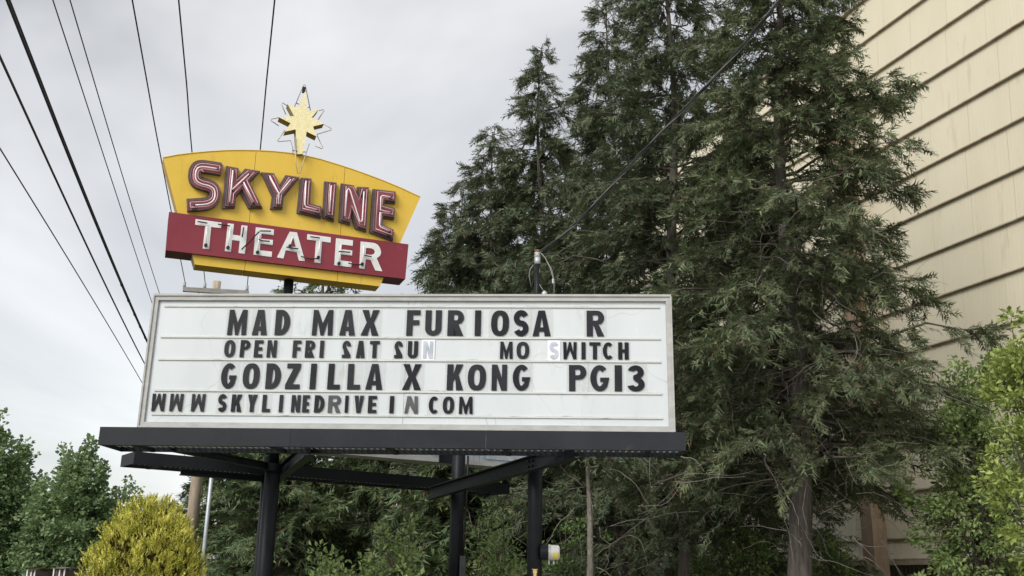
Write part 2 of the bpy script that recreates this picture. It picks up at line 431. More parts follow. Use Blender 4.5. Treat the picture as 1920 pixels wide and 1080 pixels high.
# ------------------------------------------------------------------ foliage generators
def frames(dirs, rs, tilt=0.5):
    """rotation matrices whose x axis is dirs, z axis roughly up with random roll"""
    d = dirs / np.linalg.norm(dirs, axis=1, keepdims=True)
    up = np.tile(P(0, 0, 1), (len(d), 1)) + rs.normal(0, tilt, d.shape)
    y = np.cross(up, d); y /= np.linalg.norm(y, axis=1, keepdims=True) + 1e-9
    z = np.cross(d, y)
    return np.stack([d, y, z], 2)
def instance(tmpl, pos, R, scale):
    """tmpl (T,3,3) triangles -> vertex, face arrays"""
    T = tmpl.reshape(-1, 3)
    V = np.einsum('nij,tj->nti', R, T) * scale[:, None, None] + pos[:, None, :]
    V = V.reshape(-1, 3)
    return V, np.arange(len(V), dtype=np.int32).reshape(-1, 3)
def spray_template(n, ang, spread, wid, seed, droop=0.15, jit=0.35):
    r = random.Random(seed); tr = []
    for i in range(2 * n):
        s = (i * 0.5 + r.uniform(0, 0.9)) / n * 0.82
        sg = r.choice((-1, 1)) if jit > 0.3 else (-1) ** i
        a = ang + r.uniform(-jit, jit)
        l = spread * (1 - 0.5 * s) * r.uniform(0.5, 1.3)
        b = P(s, 0, -droop * s * s)
        tip = b + P(math.cos(a) * l, sg * math.sin(a) * l, -droop * l + r.uniform(-0.14, 0.10))
        pn = P(-sg * math.sin(a), math.cos(a), 0) * wid * r.uniform(0.6, 1.25)
        tr.append([b - pn * 0.7, b + pn * 0.7, tip])
    tr.append([P(0, -wid * .5, 0), P(0, wid * .5, 0), P(1.05, 0, -droop)])
    return np.array(tr)
SPR = [spray_template(5, 0.75, 0.50, 0.060, k) for k in range(7)]
SPR_BIG = [spray_template(4, 0.8, 0.5, 0.075, 10 + k) for k in range(6)]
SPR_UP = [spray_template(4, 0.50, 0.42, 0.10, 20 + k, droop=0.02, jit=0.25) for k in range(4)]

def strips(paths, r0, r1, n=3):
    """many thin tapered tubes at once: paths (k,m,3)"""
    k, mm, _ = paths.shape
    t = np.gradient(paths, axis=1); t /= np.linalg.norm(t, axis=2, keepdims=True) + 1e-9
    a = np.where(np.abs(t[..., 2:3]) < 0.9, P(0, 0, 1), P(1, 0, 0))
    x = np.cross(t, a); x /= np.linalg.norm(x, axis=2, keepdims=True) + 1e-9
    y = np.cross(t, x)
    w = np.linspace(0, 1, mm)[None, :, None]
    rad = (np.asarray(r0).reshape(-1, 1, 1) * (1 - w) + np.asarray(r1).reshape(-1, 1, 1) * w)
    V = np.stack([paths + rad * (math.cos(2 * math.pi * j / n) * x + math.sin(2 * math.pi * j / n) * y) for j in range(n)], 2)
    V = V.reshape(-1, 3)
    idx = np.arange(k * mm * n).reshape(k, mm, n)
    j2 = np.roll(np.arange(n), -1)
    Fq = np.stack([idx[:, :-1, :], idx[:, :-1, :][:, :, j2], idx[:, 1:, :][:, :, j2], idx[:, 1:, :]], 3).reshape(-1, 4)
    return V, Fq

M_bark = mat('cedar_bark', (0.085, 0.072, 0.062), (0.165, 0.145, 0.128), scale=6, rough=0.95, bump=0.9, bscale=16, stretch=(3.5, 3.5, 0.35),
             c3=(0.05, 0.04, 0.034), scale3=9, amt3=0.42)
M_bark_pale = mat('pale_flaky_bark', (0.17, 0.15, 0.125), (0.32, 0.29, 0.25), scale=14, rough=0.95, bump=0.8, bscale=26, stretch=(1.5, 1.5, 0.7))
M_twig = mat('grey_twig', (0.17, 0.15, 0.125), (0.30, 0.275, 0.24), scale=8, rough=0.9)
M_limb = mat('brown_limb', (0.065, 0.052, 0.042), (0.13, 0.11, 0.09), scale=6, rough=0.9)
L_cedar = leaf_mat('cedar_foliage', (0.068, 0.092, 0.056), (0.118, 0.152, 0.086), (0.185, 0.222, 0.122), trans=0.25, brown=0.07)
L_cedar2 = leaf_mat('cedar_foliage_olive', (0.076, 0.102, 0.058), (0.134, 0.168, 0.088), (0.215, 0.248, 0.126), trans=0.25, brown=0.07)
L_fir = leaf_mat('fir_foliage', (0.060, 0.092, 0.046), (0.11, 0.158, 0.072), (0.20, 0.255, 0.11), trans=0.25, brown=0.05)
L_far = leaf_mat('far_conifer_foliage', (0.05, 0.07, 0.055), (0.075, 0.10, 0.075), (0.11, 0.14, 0.10), trans=0.2)

def conifer(name, label, base, H, rprof, zb, n_br, n_spray, spray_len, leafm, seed, trunk_r, barkm=None, tmpl=SPR, droop=0.55,
            n_dead=0, dead_z=(1.5, 6), group='conifers between the sign and the screen building', cat='tree', lean=(0, 0), twigs=True, hang=0.85, sparse_top=0):
    rs = np.random.RandomState(seed)
    base = np.asarray(base, float)
    t = empty(name, base, label, cat, group)
    def axis(z):
        z = np.asarray(z, float); q = z / H
        return np.stack([base[0] + lean[0] * q + 0.10 * np.sin(z * 0.7 + seed), base[1] + lean[1] * q + 0.08 * np.cos(z * 0.6 + seed), base[2] + z], -1)
    # trunk
    nz_ = 22; zs = np.linspace(0, H * 0.985, nz_)
    tb = MB(); ang = 12; vs = []; fs = []
    ax = axis(zs)
    for i, z in enumerate(zs):
        r = trunk_r * (1 - z / H) ** 1.05 + 0.008 + trunk_r * 0.45 * math.exp(-z / 0.5)
        for k in range(ang):
            a = 2 * math.pi * k / ang
            rr = r * (1 + 0.07 * math.sin(3 * a + seed) + rs.uniform(-0.05, 0.05))
            vs.append(ax[i] + P(math.cos(a) * rr, math.sin(a) * rr, 0))
    for i in range(nz_ - 1):
        for k in range(ang):
            k2 = (k + 1) % ang; fs.append((i * ang + k, i * ang + k2, (i + 1) * ang + k2, (i + 1) * ang + k))
    tb.add(vs, fs); tb.build('trunk', barkm or M_bark, t, smooth=True)
    # primary limbs
    q = (np.arange(n_br) + rs.uniform(0, 1, n_br)) / n_br
    zz = zb + (H * 0.99 - zb) * q ** 0.92
    L = np.array([rprof(z) for z in zz]) * rs.uniform(0.62, 1.12, n_br)
    L = np.maximum(L, 0.15)
    az = np.arange(n_br) * 2.39996 + rs.normal(0, 0.35, n_br)
    hd = np.stack([np.cos(az), np.sin(az), np.zeros(n_br)], 1)
    up0 = 0.10 + 0.35 * (zz / H) + rs.normal(0, 0.10, n_br)
    dr = droop * rs.uniform(0.6, 1.3, n_br) * (1.0 - 0.35 * zz / H)
    b0 = axis(zz)
    def curve(i, s):
        w = s[:, None]
        c = b0[i] + hd[i] * (L[i] * s)[:, None]
        c[:, 2] += L[i] * (up0[i] * s - dr[i] * s ** 2 + 0.22 * dr[i] * s ** 3)
        return c
    ss = np.linspace(0, 1, 7)
    paths = np.stack([curve(np.arange(n_br), np.full(n_br, s)) for s in ss], 1)
    paths[:, 1:-1] += rs.normal(0, 0.025, paths[:, 1:-1].shape) * L[:, None, None]
    V, Fq = strips(paths, 0.012 + 0.011 * L, 0.004 + 0 * L, 4)
    # twigs
    nt = int(n_br * 9)
    p = L ** 0.62; p /= p.sum()
    bi = rs.choice(n_br, nt, p=p)
    s = 1 - 0.92 * rs.uniform(0, 1, nt)
    sg = rs.choice([-1, 1], nt)
    a = sg * rs.uniform(0.45, 1.25, nt)
    ca, sa = np.cos(a), np.sin(a)
    tdir = np.stack([hd[bi, 0] * ca - hd[bi, 1] * sa, hd[bi, 0] * sa + hd[bi, 1] * ca, rs.normal(-0.10, 0.22, nt)], 1)
    tl = (0.20 + 0.40 * L[bi] * (1.05 - s)) * rs.uniform(0.6, 1.25, nt)
    p0 = curve(bi, s)
    def twig(i, w):
        c = p0[i] + tdir[i] * (tl[i] * w)[:, None]
        c[:, 2] -= hang * tl[i] * w ** 2 * 0.6
        return c
    tp = np.stack([twig(np.arange(nt), np.full(nt, w)) for w in (0, 0.5, 1.0)], 1)
    if twigs:
        V2, F2 = strips(tp, np.full(nt, 0.008), np.full(nt, 0.003), 3)
        Fq = np.vstack([Fq, F2 + len(V)]); V = np.vstack([V, V2])
    np_mesh('limbs', V, Fq, M_limb, t, kind='stuff')
    # foliage sprays along the twigs and the outer limbs
    wgt = tl ** 0.55; wgt = wgt / wgt.sum()
    ti = rs.choice(nt, n_spray, p=wgt)
    w = rs.uniform(0.12, 1.05, n_spray)
    pos = twig(ti, w) + rs.normal(0, 0.035, (n_spray, 3))
    d = tdir[ti].copy()
    d += hd[bi[ti]] * 0.5
    d += rs.normal(0, 0.5, d.shape)
    d[:, 2] -= hang * (0.25 + 0.75 * rs.uniform(0, 1, n_spray)) * (0.4 + w * 0.7)
    R = frames(d, rs, 0.55)
    sc_ = spray_len * rs.uniform(0.5, 1.25, n_spray) * np.minimum(1.0, 0.52 + L[bi[ti]] / 1.9)
    Vs = []; kk = np.arange(n_spray) % len(tmpl)
    for j in range(len(tmpl)):
        mk = kk == j
        v, f = instance(tmpl[j], pos[mk], R[mk], sc_[mk]); Vs.append(v)
    V = np.vstack(Vs)
    np_mesh('crown', V, np.arange(len(V), dtype=np.int32).reshape(-1, 3), leafm, t, kind='stuff')
    if n_dead:
        zz = rs.uniform(dead_z[0], dead_z[1], n_dead); az = rs.uniform(0, 6.28, n_dead)
        az = np.where(np.sin(az) > 0.3, -az, az)
        ln = rs.uniform(0.35, 1.5, n_dead); h = np.stack([np.cos(az), np.sin(az), 0 * az], 1); c = axis(zz)
        c = c + h * (rs.uniform(0, 1, n_dead) * 1.5)[:, None]
        dcur = h + rs.normal(0, 0.35, h.shape); bend = rs.normal(0, 0.10, h.shape); bend[:, 2] -= 0.08
        pt = [c]
        for w in range(9):
            dcur = dcur + bend + rs.normal(0, 0.24, h.shape)
            dn = dcur / np.linalg.norm(dcur, axis=1, keepdims=True)
            pt.append(pt[-1] + dn * (ln / 9)[:, None])
        V, Fq = strips(np.stack(pt, 1), rs.uniform(0.004, 0.0075, n_dead), np.full(n_dead, 0.002), 4)
        np_mesh('dead_twigs', V, Fq, M_twig, t, kind='stuff')
    return t

def cone(slope, H, cap, low=None):
    def f(z):
        r = min(cap, slope * (H - z) + 0.12)
        if low is not None and z < low[0]: r *= low[1] + (1 - low[1]) * z / low[0]
        return max(r, 0.1)
    return f
def top_of(px, py, Y): return at(px, py, Y)
def base_of(px, py, Y):
    p = at(px, py, Y); return P(p[0], p[1], 0), p[2]

# big right conifer
b, _ = base_of(1497, 1010, 17.0)
bt = at(1468, 300, 17.0)
conifer('conifer_tree', 'broad cedar with the thickest furrowed trunk, in front of the beige screen building', b, 16.4, cone(0.30, 16.4, 3.25, (4.5, 0.8)), 3.3,
        175, 33000, 0.30, L_cedar2, 11, 0.215, n_dead=330, dead_z=(2.0, 8), droop=0.5, lean=((bt[0] - b[0]) * 2.2, 0.1))
b, _ = base_of(1283, 1000, 20.0)
conifer('conifer_tree', 'tall dark conifer next to the broadest cedar, its top beyond the picture', b, 17.8, cone(0.30, 17.8, 2.9, (4, 0.8)), 2.6,
        140, 23000, 0.30, L_cedar, 12, 0.20, n_dead=160, dead_z=(2, 7), droop=0.55)
b, h = base_of(1143, -14, 22.5)
conifer('conifer_tree', 'tall slim conifer with open drooping top, between pointed conifer and tallest ones', b, h, cone(0.29, h, 2.7, (4, 0.8)), 2.0,
        150, 18000, 0.37, L_cedar, 13, 0.17, n_dead=30, dead_z=(2, 5))
b, h = base_of(1016, 72, 24.5)
conifer('conifer_tree', 'narrow pointed conifer whose tip stands alone against grey sky', b, h, cone(0.25, h, 2.6, (4, 0.9)), 1.2,
        150, 18000, 0.40, L_cedar, 14, 0.17)
b, h = base_of(930, 226, 26.0)
conifer('conifer_tree', 'middle sized narrow conifer just left of the narrow pointed one', b, h, cone(0.31, h, 2.6, (4, 0.9)), 1.0,
        140, 17000, 0.41, L_cedar, 15, 0.16)
b, h = base_of(872, 322, 27.0)
conifer('conifer_tree', 'lowest conifer at the left end of the dark row, beside the marquee top', b, h, cone(0.36, h, 2.5, (3, 0.9)), 0.8,
        125, 16000, 0.41, L_cedar, 16, 0.15)
b, h = base_of(1092, 300, 26.5)
conifer('conifer_tree', 'dense conifer filling the gap behind the service mast wire', b, h, cone(0.26, h, 2.4, (3, 0.9)), 1.0,
        95, 9000, 0.38, L_cedar, 17, 0.15)
b, h = base_of(1385, 150, 23.5)
conifer('conifer_tree', 'shaded conifer standing behind and between the two thickest trunks', b, h, cone(0.25, h, 2.4, (3, 0.9)), 1.5,
        105, 9500, 0.36, L_cedar, 18, 0.16, n_dead=40, dead_z=(2, 7))
# slim pale trunk
b, h = base_of(1093, 640, 15.5)
conifer('young_conifer', 'slim pale barked young tree with bare side twigs right of the meter pole', b, h, cone(0.28, h, 1.3), 3.4,
        40, 2600, 0.34, L_cedar, 19, 0.065, barkm=M_bark_pale, n_dead=44, dead_z=(1.6, 4.0))
# trees under and behind the marquee
for k, (px, py, Y, R, sl, sd, lab) in enumerate([
        (478, 600, 31, 1.7, 0.30, 31, 'dark fir behind the left sign posts, its left edge beside grey metal post'),
        (618, 330, 35, 3.8, 0.36, 32, 'tall fir whose crown peeks out between yellow sign and marquee'),
        (745, 620, 29, 3.2, 0.45, 33, 'drooping dark fir seen beneath the marquee between the sign posts'),
        (560, 690, 27, 2.4, 0.42, 34, 'low drooping fir seen just right of the left sign posts'),
        (880, 650, 24, 2.4, 0.42, 35, 'dark fir right behind the back post of the marquee')]):
    b, h = base_of(px, py, Y)
    conifer('fir_tree', lab, b, h, cone(sl, h, R), 0.5, 100, 5800, 0.52, L_fir, sd, 0.17, tmpl=SPR_BIG, group='firs behind the marquee', hang=0.9)
b, h = base_of(356, 912, 75)
conifer('distant_conifer', 'small hazy grey green conifer far behind the wooden utility pole', b, h, cone(0.30, h, 2.4), 0.4,
        60, 2500, 0.55, L_far, 41, 0.16, tmpl=SPR_BIG, twigs=False, group='far trees')

# ------------------------------------------------------------------ broadleaf trees and shrubs
def leaf_template(fold=0.18, w=0.32):
    a, b_, c, d = P(0, 0, 0), P(0.45, w, fold * 0.6), P(1, 0, -0.08), P(0.45, -w, fold * 0.6)
    return np.array([[a, c, b_], [a, d, c]])
LEAF = leaf_template(); LEAF_THIN = leaf_template(0.2, 0.22); LEAF_WIDE = leaf_template(0.15, 0.48)
def ramify(rs, base, H, spread, n_main, zfork, crown_pts, barkm, t, tr):
    """limbs from the trunk out to the crown's clump centres"""
    tb = MB()
    pts = [base + P(0, 0, z) + P(0.05 * math.sin(z * 2), 0.05 * math.cos(z * 1.7), 0) for z in np.linspace(0, zfork, 6)]
    tb.tube(pts, np.linspace(tr * 1.25, tr * 0.8, 6), 9)
    tb.build('trunk', barkm, t, smooth=True)
    k = len(crown_pts); top = pts[-1]
    st = np.stack([top + (P(base[0], base[1], base[2] + H * 0.75) - top) * f for f in rs.uniform(0, 0.9, k)])
    w = np.linspace(0, 1, 6)[None, :, None]
    pa = st[:, None] * (1 - w) + crown_pts[:, None] * w
    pa[:, :, 2] += (np.sin(w[..., 0] * math.pi) * rs.uniform(-0.08, 0.12, (k, 1)) * np.linalg.norm(crown_pts - st, axis=1)[:, None])
    pa[:, 1:-1] += rs.normal(0, 0.04, pa[:, 1:-1].shape) * H * 0.15
    ln = np.linalg.norm(crown_pts - st, axis=1)
    V, Fq = strips(pa, tr * 0.12 + 0.007 * ln, np.full(k, 0.004), 4)
    np_mesh('limbs', V, Fq, M_limb, t, kind='stuff')
    # leader
    ld = MB(); ld.tube([top, P(base[0], base[1], base[2] + H * 0.45), P(base[0] + 0.05, base[1], base[2] + H * 0.8)], [tr * 0.8, tr * 0.5, tr * 0.12], 7)
    ld.build('leader', barkm, t, smooth=True)

def broadleaf(name, label, base, H, blobs, n_clump, per, clump_r, leaf_len, leafm, seed, tmpl=LEAF, tr=0.12, zfork=None, group=None, cat='tree', upright=0.25, shoots=0):
    """blobs: list of (dx,dy,z,rx,ry,rz) ellipsoids filled with leaf clumps"""
    rs = np.random.RandomState(seed); base = np.asarray(base, float)
    t = empty(name, base, label, cat, group)
    vol = np.array([b[3] * b[4] * b[5] for b in blobs]) ** 0.75; vol /= vol.sum()
    bi = rs.choice(len(blobs), n_clump, p=vol); B = np.array(blobs)[bi]
    d = rs.normal(0, 1, (n_clump, 3)); d /= np.linalg.norm(d, axis=1, keepdims=True)
    rad = rs.uniform(0, 1, n_clump) ** 0.42
    C = B[:, :3] + d * rad[:, None] * B[:, 3:] * (1 + rs.normal(0, 0.07, (n_clump, 1)))
    C = C + base
    if shoots:
        sh = rs.choice(len(blobs), shoots, p=vol); SB = np.array(blobs)[sh]
        dd = rs.normal(0, 1, (shoots, 3)); dd[:, 2] = np.abs(dd[:, 2]) + 0.4; dd /= np.linalg.norm(dd, axis=1, keepdims=True)
        s0 = SB[:, :3] + dd * SB[:, 3:] * 0.95 + base
        gr = dd * 0.4; gr[:, 2] += rs.uniform(0.6, 1.1, shoots)
        C2 = np.concatenate([s0 + gr * clump_r * f for f in (0.3, 1.0, 1.7, 2.3)])
        C = np.vstack([C, C2]); 
    keep = C[:, 2] > 0.12; C = C[keep]
    n = len(C)
    ramify(rs, base, H, 1, 6, zfork or H * 0.25, C[rs.choice(n, min(n, 170), replace=False)], M_limb, t, tr)
    outd = C - (base + P(0, 0, H * 0.5)); outd /= np.linalg.norm(outd, axis=1, keepdims=True) + 1e-9
    ci = np.repeat(np.arange(n), per); N_ = len(ci)
    off = rs.normal(0, 1, (N_, 3)); off /= np.linalg.norm(off, axis=1, keepdims=True)
    pos = C[ci] + off * (clump_r * rs.uniform(0.1, 1, N_) ** 0.6)[:, None] * np.array([1, 1, 0.7])
    dirv = off * 0.8 + outd[ci] * 0.5 + rs.normal(0, 0.4, (N_, 3)); dirv[:, 2] += upright - 0.3
    R = frames(dirv, rs, 0.55)
    V, f = instance(tmpl, pos, R, leaf_len * rs.uniform(0.6, 1.25, N_))
    np_mesh('crown', V, f, leafm, t, kind='stuff')
    return t

L_maple = leaf_mat('maple_leaves', (0.14, 0.205, 0.092), (0.22, 0.31, 0.14), (0.31, 0.41, 0.20), trans=0.32, nscale=0.8)
L_shrub = leaf_mat('shrub_leaves', (0.13, 0.20, 0.065), (0.24, 0.33, 0.115), (0.39, 0.47, 0.20), trans=0.32, nscale=3.0)
L_lime = leaf_mat('lime_leaves', (0.17, 0.23, 0.050), (0.30, 0.38, 0.095), (0.48, 0.54, 0.19), trans=0.32, nscale=1.8)
L_dull = leaf_mat('dull_green_leaves', (0.085, 0.14, 0.045), (0.15, 0.235, 0.078), (0.27, 0.36, 0.13), trans=0.3, nscale=1.6)
L_sunny = leaf_mat('far_sunny_leaves', (0.12, 0.17, 0.035), (0.20, 0.27, 0.06), (0.34, 0.40, 0.12), trans=0.4, nscale=1.2)

b, h = base_of(5, 790, 34.0)
broadleaf('maple_tree', 'tallest leafy green maple at the far left edge', b, h,
          [(-1.2, 0, h * 0.42, 2.5, 2.0, h * 0.40), (-0.3, 0, h * 0.66, 1.25, 1.3, h * 0.30), (0.55, -0.2, h * 0.45, 1.0, 1.2, h * 0.36)],
          1300, 30, 0.28, 0.14, L_maple, 51, tmpl=LEAF_WIDE, group='maples beyond the golden shrub', shoots=26)
b, h = base_of(150, 858, 33.0)
broadleaf('maple_tree', 'shorter leafy maple between the tallest maple and the golden shrub', b, h,
          [(0, 0, h * 0.45, 1.5, 1.5, h * 0.44), (-0.45, 0, h * 0.62, 0.8, 0.9, h * 0.3), (0.6, 0, h * 0.36, 1.0, 1.2, h * 0.32), (0.25, 0, h * 0.66, 0.75, 0.8, h * 0.30)],
          1000, 30, 0.26, 0.135, L_maple, 52, tmpl=LEAF_WIDE, group='maples beyond the golden shrub', shoots=30)
b, h = base_of(232, 925, 40.0)
broadleaf('maple_tree', 'small maple just peeking out left of the golden shrub top', b, h,
          [(0, 0, h * 0.5, 0.9, 1.0, h * 0.45), (-1.0, 0, h * 0.42, 1.2, 1.2, h * 0.36)],
          360, 28, 0.26, 0.14, L_maple, 53, tmpl=LEAF_WIDE, group='maples beyond the golden shrub', shoots=8)
b, h = base_of(655, 850, 48.0)
broadleaf('sunny_tree', 'far pale yellow green tree glimpsed beneath the marquee through the firs', b, h,
          [(0, 0, h * 0.5, 2.6, 1.5, h * 0.46), (-2.6, 0, h * 0.4, 2.0, 1.5, h * 0.36)], 420, 24, 0.42, 0.26, L_sunny, 54, group='far trees')

def shrub(label, px, py, Y, w, hfrac_blobs, leafm, seed, leaf=0.085, n=240, per=16, cr=0.16, tm=LEAF, group='broadleaf shrubs beneath the signs', shoots=12, name='broadleaf_shrub', cat='shrub'):
    b, h = base_of(px, py, Y)
    bl = [(dx * w, dy * w, fz * h, rx * w, rx * w, rz * h) for dx, dy, fz, rx, rz in hfrac_blobs]
    return broadleaf(name, label, b, h, bl, n, per, cr, leaf, leafm, seed, tmpl=tm, tr=0.035, zfork=h * 0.2, group=group, cat=cat, shoots=shoots)
DOME = [(0, 0, 0.45, 0.75, 0.42), (-0.35, 0.1, 0.35, 0.6, 0.33), (0.4, 0, 0.32, 0.6, 0.3), (0, 0, 0.75, 0.38, 0.24)]
shrub('light green leafy shrub rising between the left and the back sign posts', 762, 955, 12.4, 0.62, DOME, L_shrub, 61, leaf=0.075, n=190, cr=0.11)
shrub('low light green shrub at the picture bottom beside the left sign posts', 630, 1040, 12.2, 0.48, DOME, L_shrub, 62, leaf=0.075, n=150)
shrub('green shrub growing between the back post and the meter post', 940, 1008, 13.6, 0.66, DOME, L_shrub, 63, leaf=0.075, n=300, tm=LEAF_THIN)
shrub('dark leafy bush behind the meter post at the picture bottom', 1060, 968, 18.5, 0.9, DOME, L_dull, 64, leaf=0.08, n=260)
shrub('dull green bush among dead twigs between the two thickest trunks', 1395, 960, 19.0, 1.1, DOME, L_dull, 65, leaf=0.08, n=320)
shrub('green bush growing at the foot of the timber column', 1570, 1010, 19.5, 0.6, DOME, L_dull, 66, leaf=0.08, n=230)
shrub('tall light green sapling in front of the beige siding', 1795, 648, 15.5, 1.05,
      [(0, 0, 0.55, 0.75, 0.30), (-0.45, 0, 0.42, 0.55, 0.24), (0.45, 0.1, 0.58, 0.6, 0.30), (0.1, 0, 0.8, 0.45, 0.20)], L_shrub, 67, leaf=0.09, n=300, per=34, cr=0.16,
      group='bright saplings by the screen building', name='sapling', cat='sapling')
shrub('bright lime green sapling at the right edge of the picture', 1925, 600, 12.5, 1.15,
      [(0, 0, 0.55, 0.62, 0.34), (-0.1, 0, 0.82, 0.42, 0.18), (0.3, 0, 0.35, 0.6, 0.28)], L_lime, 68, leaf=0.085, n=320, per=34, cr=0.15, tm=LEAF,
      group='bright saplings by the screen building', name='sapling', cat='sapling')

# far wooded edge that closes the view beneath the signs
def wooded_edge():
    rs = np.random.RandomState(81)
    x0 = at(440, 1000, 62)[0]; n = 26000
    t = tag(empty('treeline', P(0, 62, 0)), kind='stuff')
    x = rs.uniform(x0, 42, n); hmax = 5.2 + 1.3 * np.sin(x * 0.8) + 0.9 * np.sin(x * 2.1 + 1)
    pos = np.stack([x, rs.uniform(60, 65, n), rs.uniform(0, 1, n) * hmax], 1)
    v, f = instance(LEAF_WIDE, pos, frames(rs.normal(0, 1, (n, 3)), rs, 1.0), 0.55 * rs.uniform(0.6, 1.3, n))
    np_mesh('foliage', v, f, L_dull, t, kind='stuff')
wooded_edge()

# golden dome shrub
def golden():
    rs = np.random.RandomState(71)
    Y = 9.6; c = at(281, 1000, Y); ztop = at(272, 950, Y)[2]
    half = (at(402, 1078, Y)[0] - at(148, 1078, Y)[0]) / 2 * 0.85
    base = P(c[0], Y, 0)
    t = empty('golden_arborvitae', base, 'golden yellow dome shaped arborvitae shrub at the picture bottom', 'shrub')
    tb = MB(); tb.tube([base, base + P(0, 0, ztop * 0.8)], [0.07, 0.02], 8); tb.build('trunk', M_limb, t, smooth=True)
    zmid = 1.15
    def surf(n, depth):
        th = rs.uniform(0, 2 * math.pi, n); q = rs.uniform(0.02, 1, n)
        z = ztop * q
        e = np.where(z > zmid, np.sqrt(np.clip(1 - ((z - zmid) / (ztop - zmid)) ** 1.75, 0, 1)), 0.82 + 0.18 * (z / zmid))
        r = half * e
        lump = 1 + 0.07 * np.sin(th * 5 + z * 5) + 0.06 * np.sin(th * 9 - z * 7) + 0.05 * np.sin(th * 3 + z * 11)
        r = r * lump * (1 - depth)
        p = np.stack([base[0] + r * np.cos(th), base[1] + r * np.sin(th), z * (1 - depth * 0.35) + 0.05 * np.sin(th * 4) * (1 - q)], 1)
        nrm = np.stack([np.cos(th) * e, np.sin(th) * e, 0.25 + (z / ztop) ** 3], 1)
        return p, nrm, e
    nc = 2100
    p, nr, e = surf(nc, rs.uniform(-0.05, 0.12, nc))
    keep = rs.uniform(0, 1, nc) < (0.35 + 0.75 * e); p, nr = p[keep], nr[keep]; nc = len(p)
    per = 18; ci = np.repeat(np.arange(nc), per); n = len(ci)
    ax = nr * 0.35 + P(0, 0, 1.0) + rs.normal(0, 0.10, (nc, 3)); ax /= np.linalg.norm(ax, axis=1, keepdims=True)
    hgt = rs.uniform(0.05, 0.13, nc)
    w = rs.uniform(0, 1, n)
    off = rs.normal(0, 1, (n, 3)); off -= ax[ci] * np.sum(off * ax[ci], 1)[:, None]
    pp = p[ci] + ax[ci] * (hgt[ci] * w)[:, None] + off * (0.024 * (1.15 - w))[:, None]
    d = ax[ci] + off * 0.30 + rs.normal(0, 0.12, (n, 3))
    R = frames(d, rs, 0.9)
    Vs = []
    for j in range(4):
        mk = np.arange(n) % 4 == j
        v, f = instance(SPR_UP[j], pp[mk], R[mk], 0.056 * rs.uniform(0.6, 1.3, mk.sum())); Vs.append(v)
    V = np.vstack(Vs)
    lm = leaf_mat('golden_foliage', (0.15, 0.18, 0.022), (0.55, 0.54, 0.070), (0.92, 0.85, 0.22), trans=0.15, nscale=9, brown=0.08)
    np_mesh('crown', V, np.arange(len(V), dtype=np.int32).reshape(-1, 3), lm, t, kind='stuff')
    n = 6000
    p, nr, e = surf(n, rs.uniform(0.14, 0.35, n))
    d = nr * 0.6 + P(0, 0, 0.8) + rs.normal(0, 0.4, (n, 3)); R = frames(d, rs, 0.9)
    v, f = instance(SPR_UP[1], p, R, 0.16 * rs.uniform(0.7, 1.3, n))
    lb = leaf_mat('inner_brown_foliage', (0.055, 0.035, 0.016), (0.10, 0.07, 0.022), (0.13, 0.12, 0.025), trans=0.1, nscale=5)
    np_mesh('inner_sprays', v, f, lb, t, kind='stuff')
golden()

# ------------------------------------------------------------------ sign supports
YAW_F = -0.0557
MC = P(-1.2071, 11.2148, 4.0342)                     # centre of the front marquee's face
MU = P(math.cos(YAW_F), math.sin(YAW_F), 0); MN = P(math.sin(YAW_F), -math.cos(YAW_F), 0); MV = P(0, 0, 1)
MW, MH = 6.1, 1.583
YAW_R = 0.56
RU = P(math.cos(YAW_R), math.sin(YAW_R), 0); RN = P(-math.sin(YAW_R), math.cos(YAW_R), 0)   # rear face looks away
ZB = 2.89                                            # underside of the beams
SYAW = 0.3565
SC = P(-2.9814, 12.7473, 5.9108)                     # centre of the red band's front
SU = P(math.cos(SYAW), math.sin(SYAW), 0); SN = P(math.sin(SYAW), -math.cos(SYAW), 0); SV = P(0, 0, 1)

sup = empty('sign_support_frame', (0, 13, 0), 'black steel posts and beams carrying the marquee and the theater sign', 'sign frame')
def post(px, py, Y, r, ztop, name='post', tilt=0):
    p = at(px, py, Y)
    b = MB(); b.tube([P(p[0], p[1], 0), P(p[0], p[1], ztop)], r, 20); return b.build(name, M_black, sup, smooth=False), p
sp = at(541, 535, 12.98)
_, p_lf = None, sp
b = MB(); b.tube([P(sp[0], sp[1], 0), P(sp[0], sp[1], 3.02)], 0.098, 24); b.build('post', M_black, sup, smooth=True)
b = MB(); b.tube([P(sp[0], sp[1], 3.0), P(sp[0], sp[1], 5.5)], 0.066, 20); b.build('sign_mast', M_black, sup, smooth=True)
b = MB(); b.tube([P(sp[0], sp[1], 2.93), P(sp[0], sp[1], 3.03)], 0.112, 24); b.build('collar', M_black, sup, smooth=False)
p_lb = at(500, 930, 13.7)
b = MB(); b.tube([P(p_lb[0], p_lb[1], 0), P(p_lb[0], p_lb[1], 3.2)], 0.085, 20); b.build('post', M_black, sup, smooth=True)
p_rf = at(1003, 960, 12.12)
b = MB(); b.tube([P(p_rf[0], p_rf[1], 0), P(p_rf[0], p_rf[1], 4.7)], 0.088, 24); b.build('post', M_black, sup, smooth=True)
p_rb = at(857, 960, 14.1)
b = MB(); b.tube([P(p_rb[0], p_rb[1], 0), P(p_rb[0], p_rb[1], 4.6)], 0.094, 24); b.build('post', M_black, sup, smooth=True)

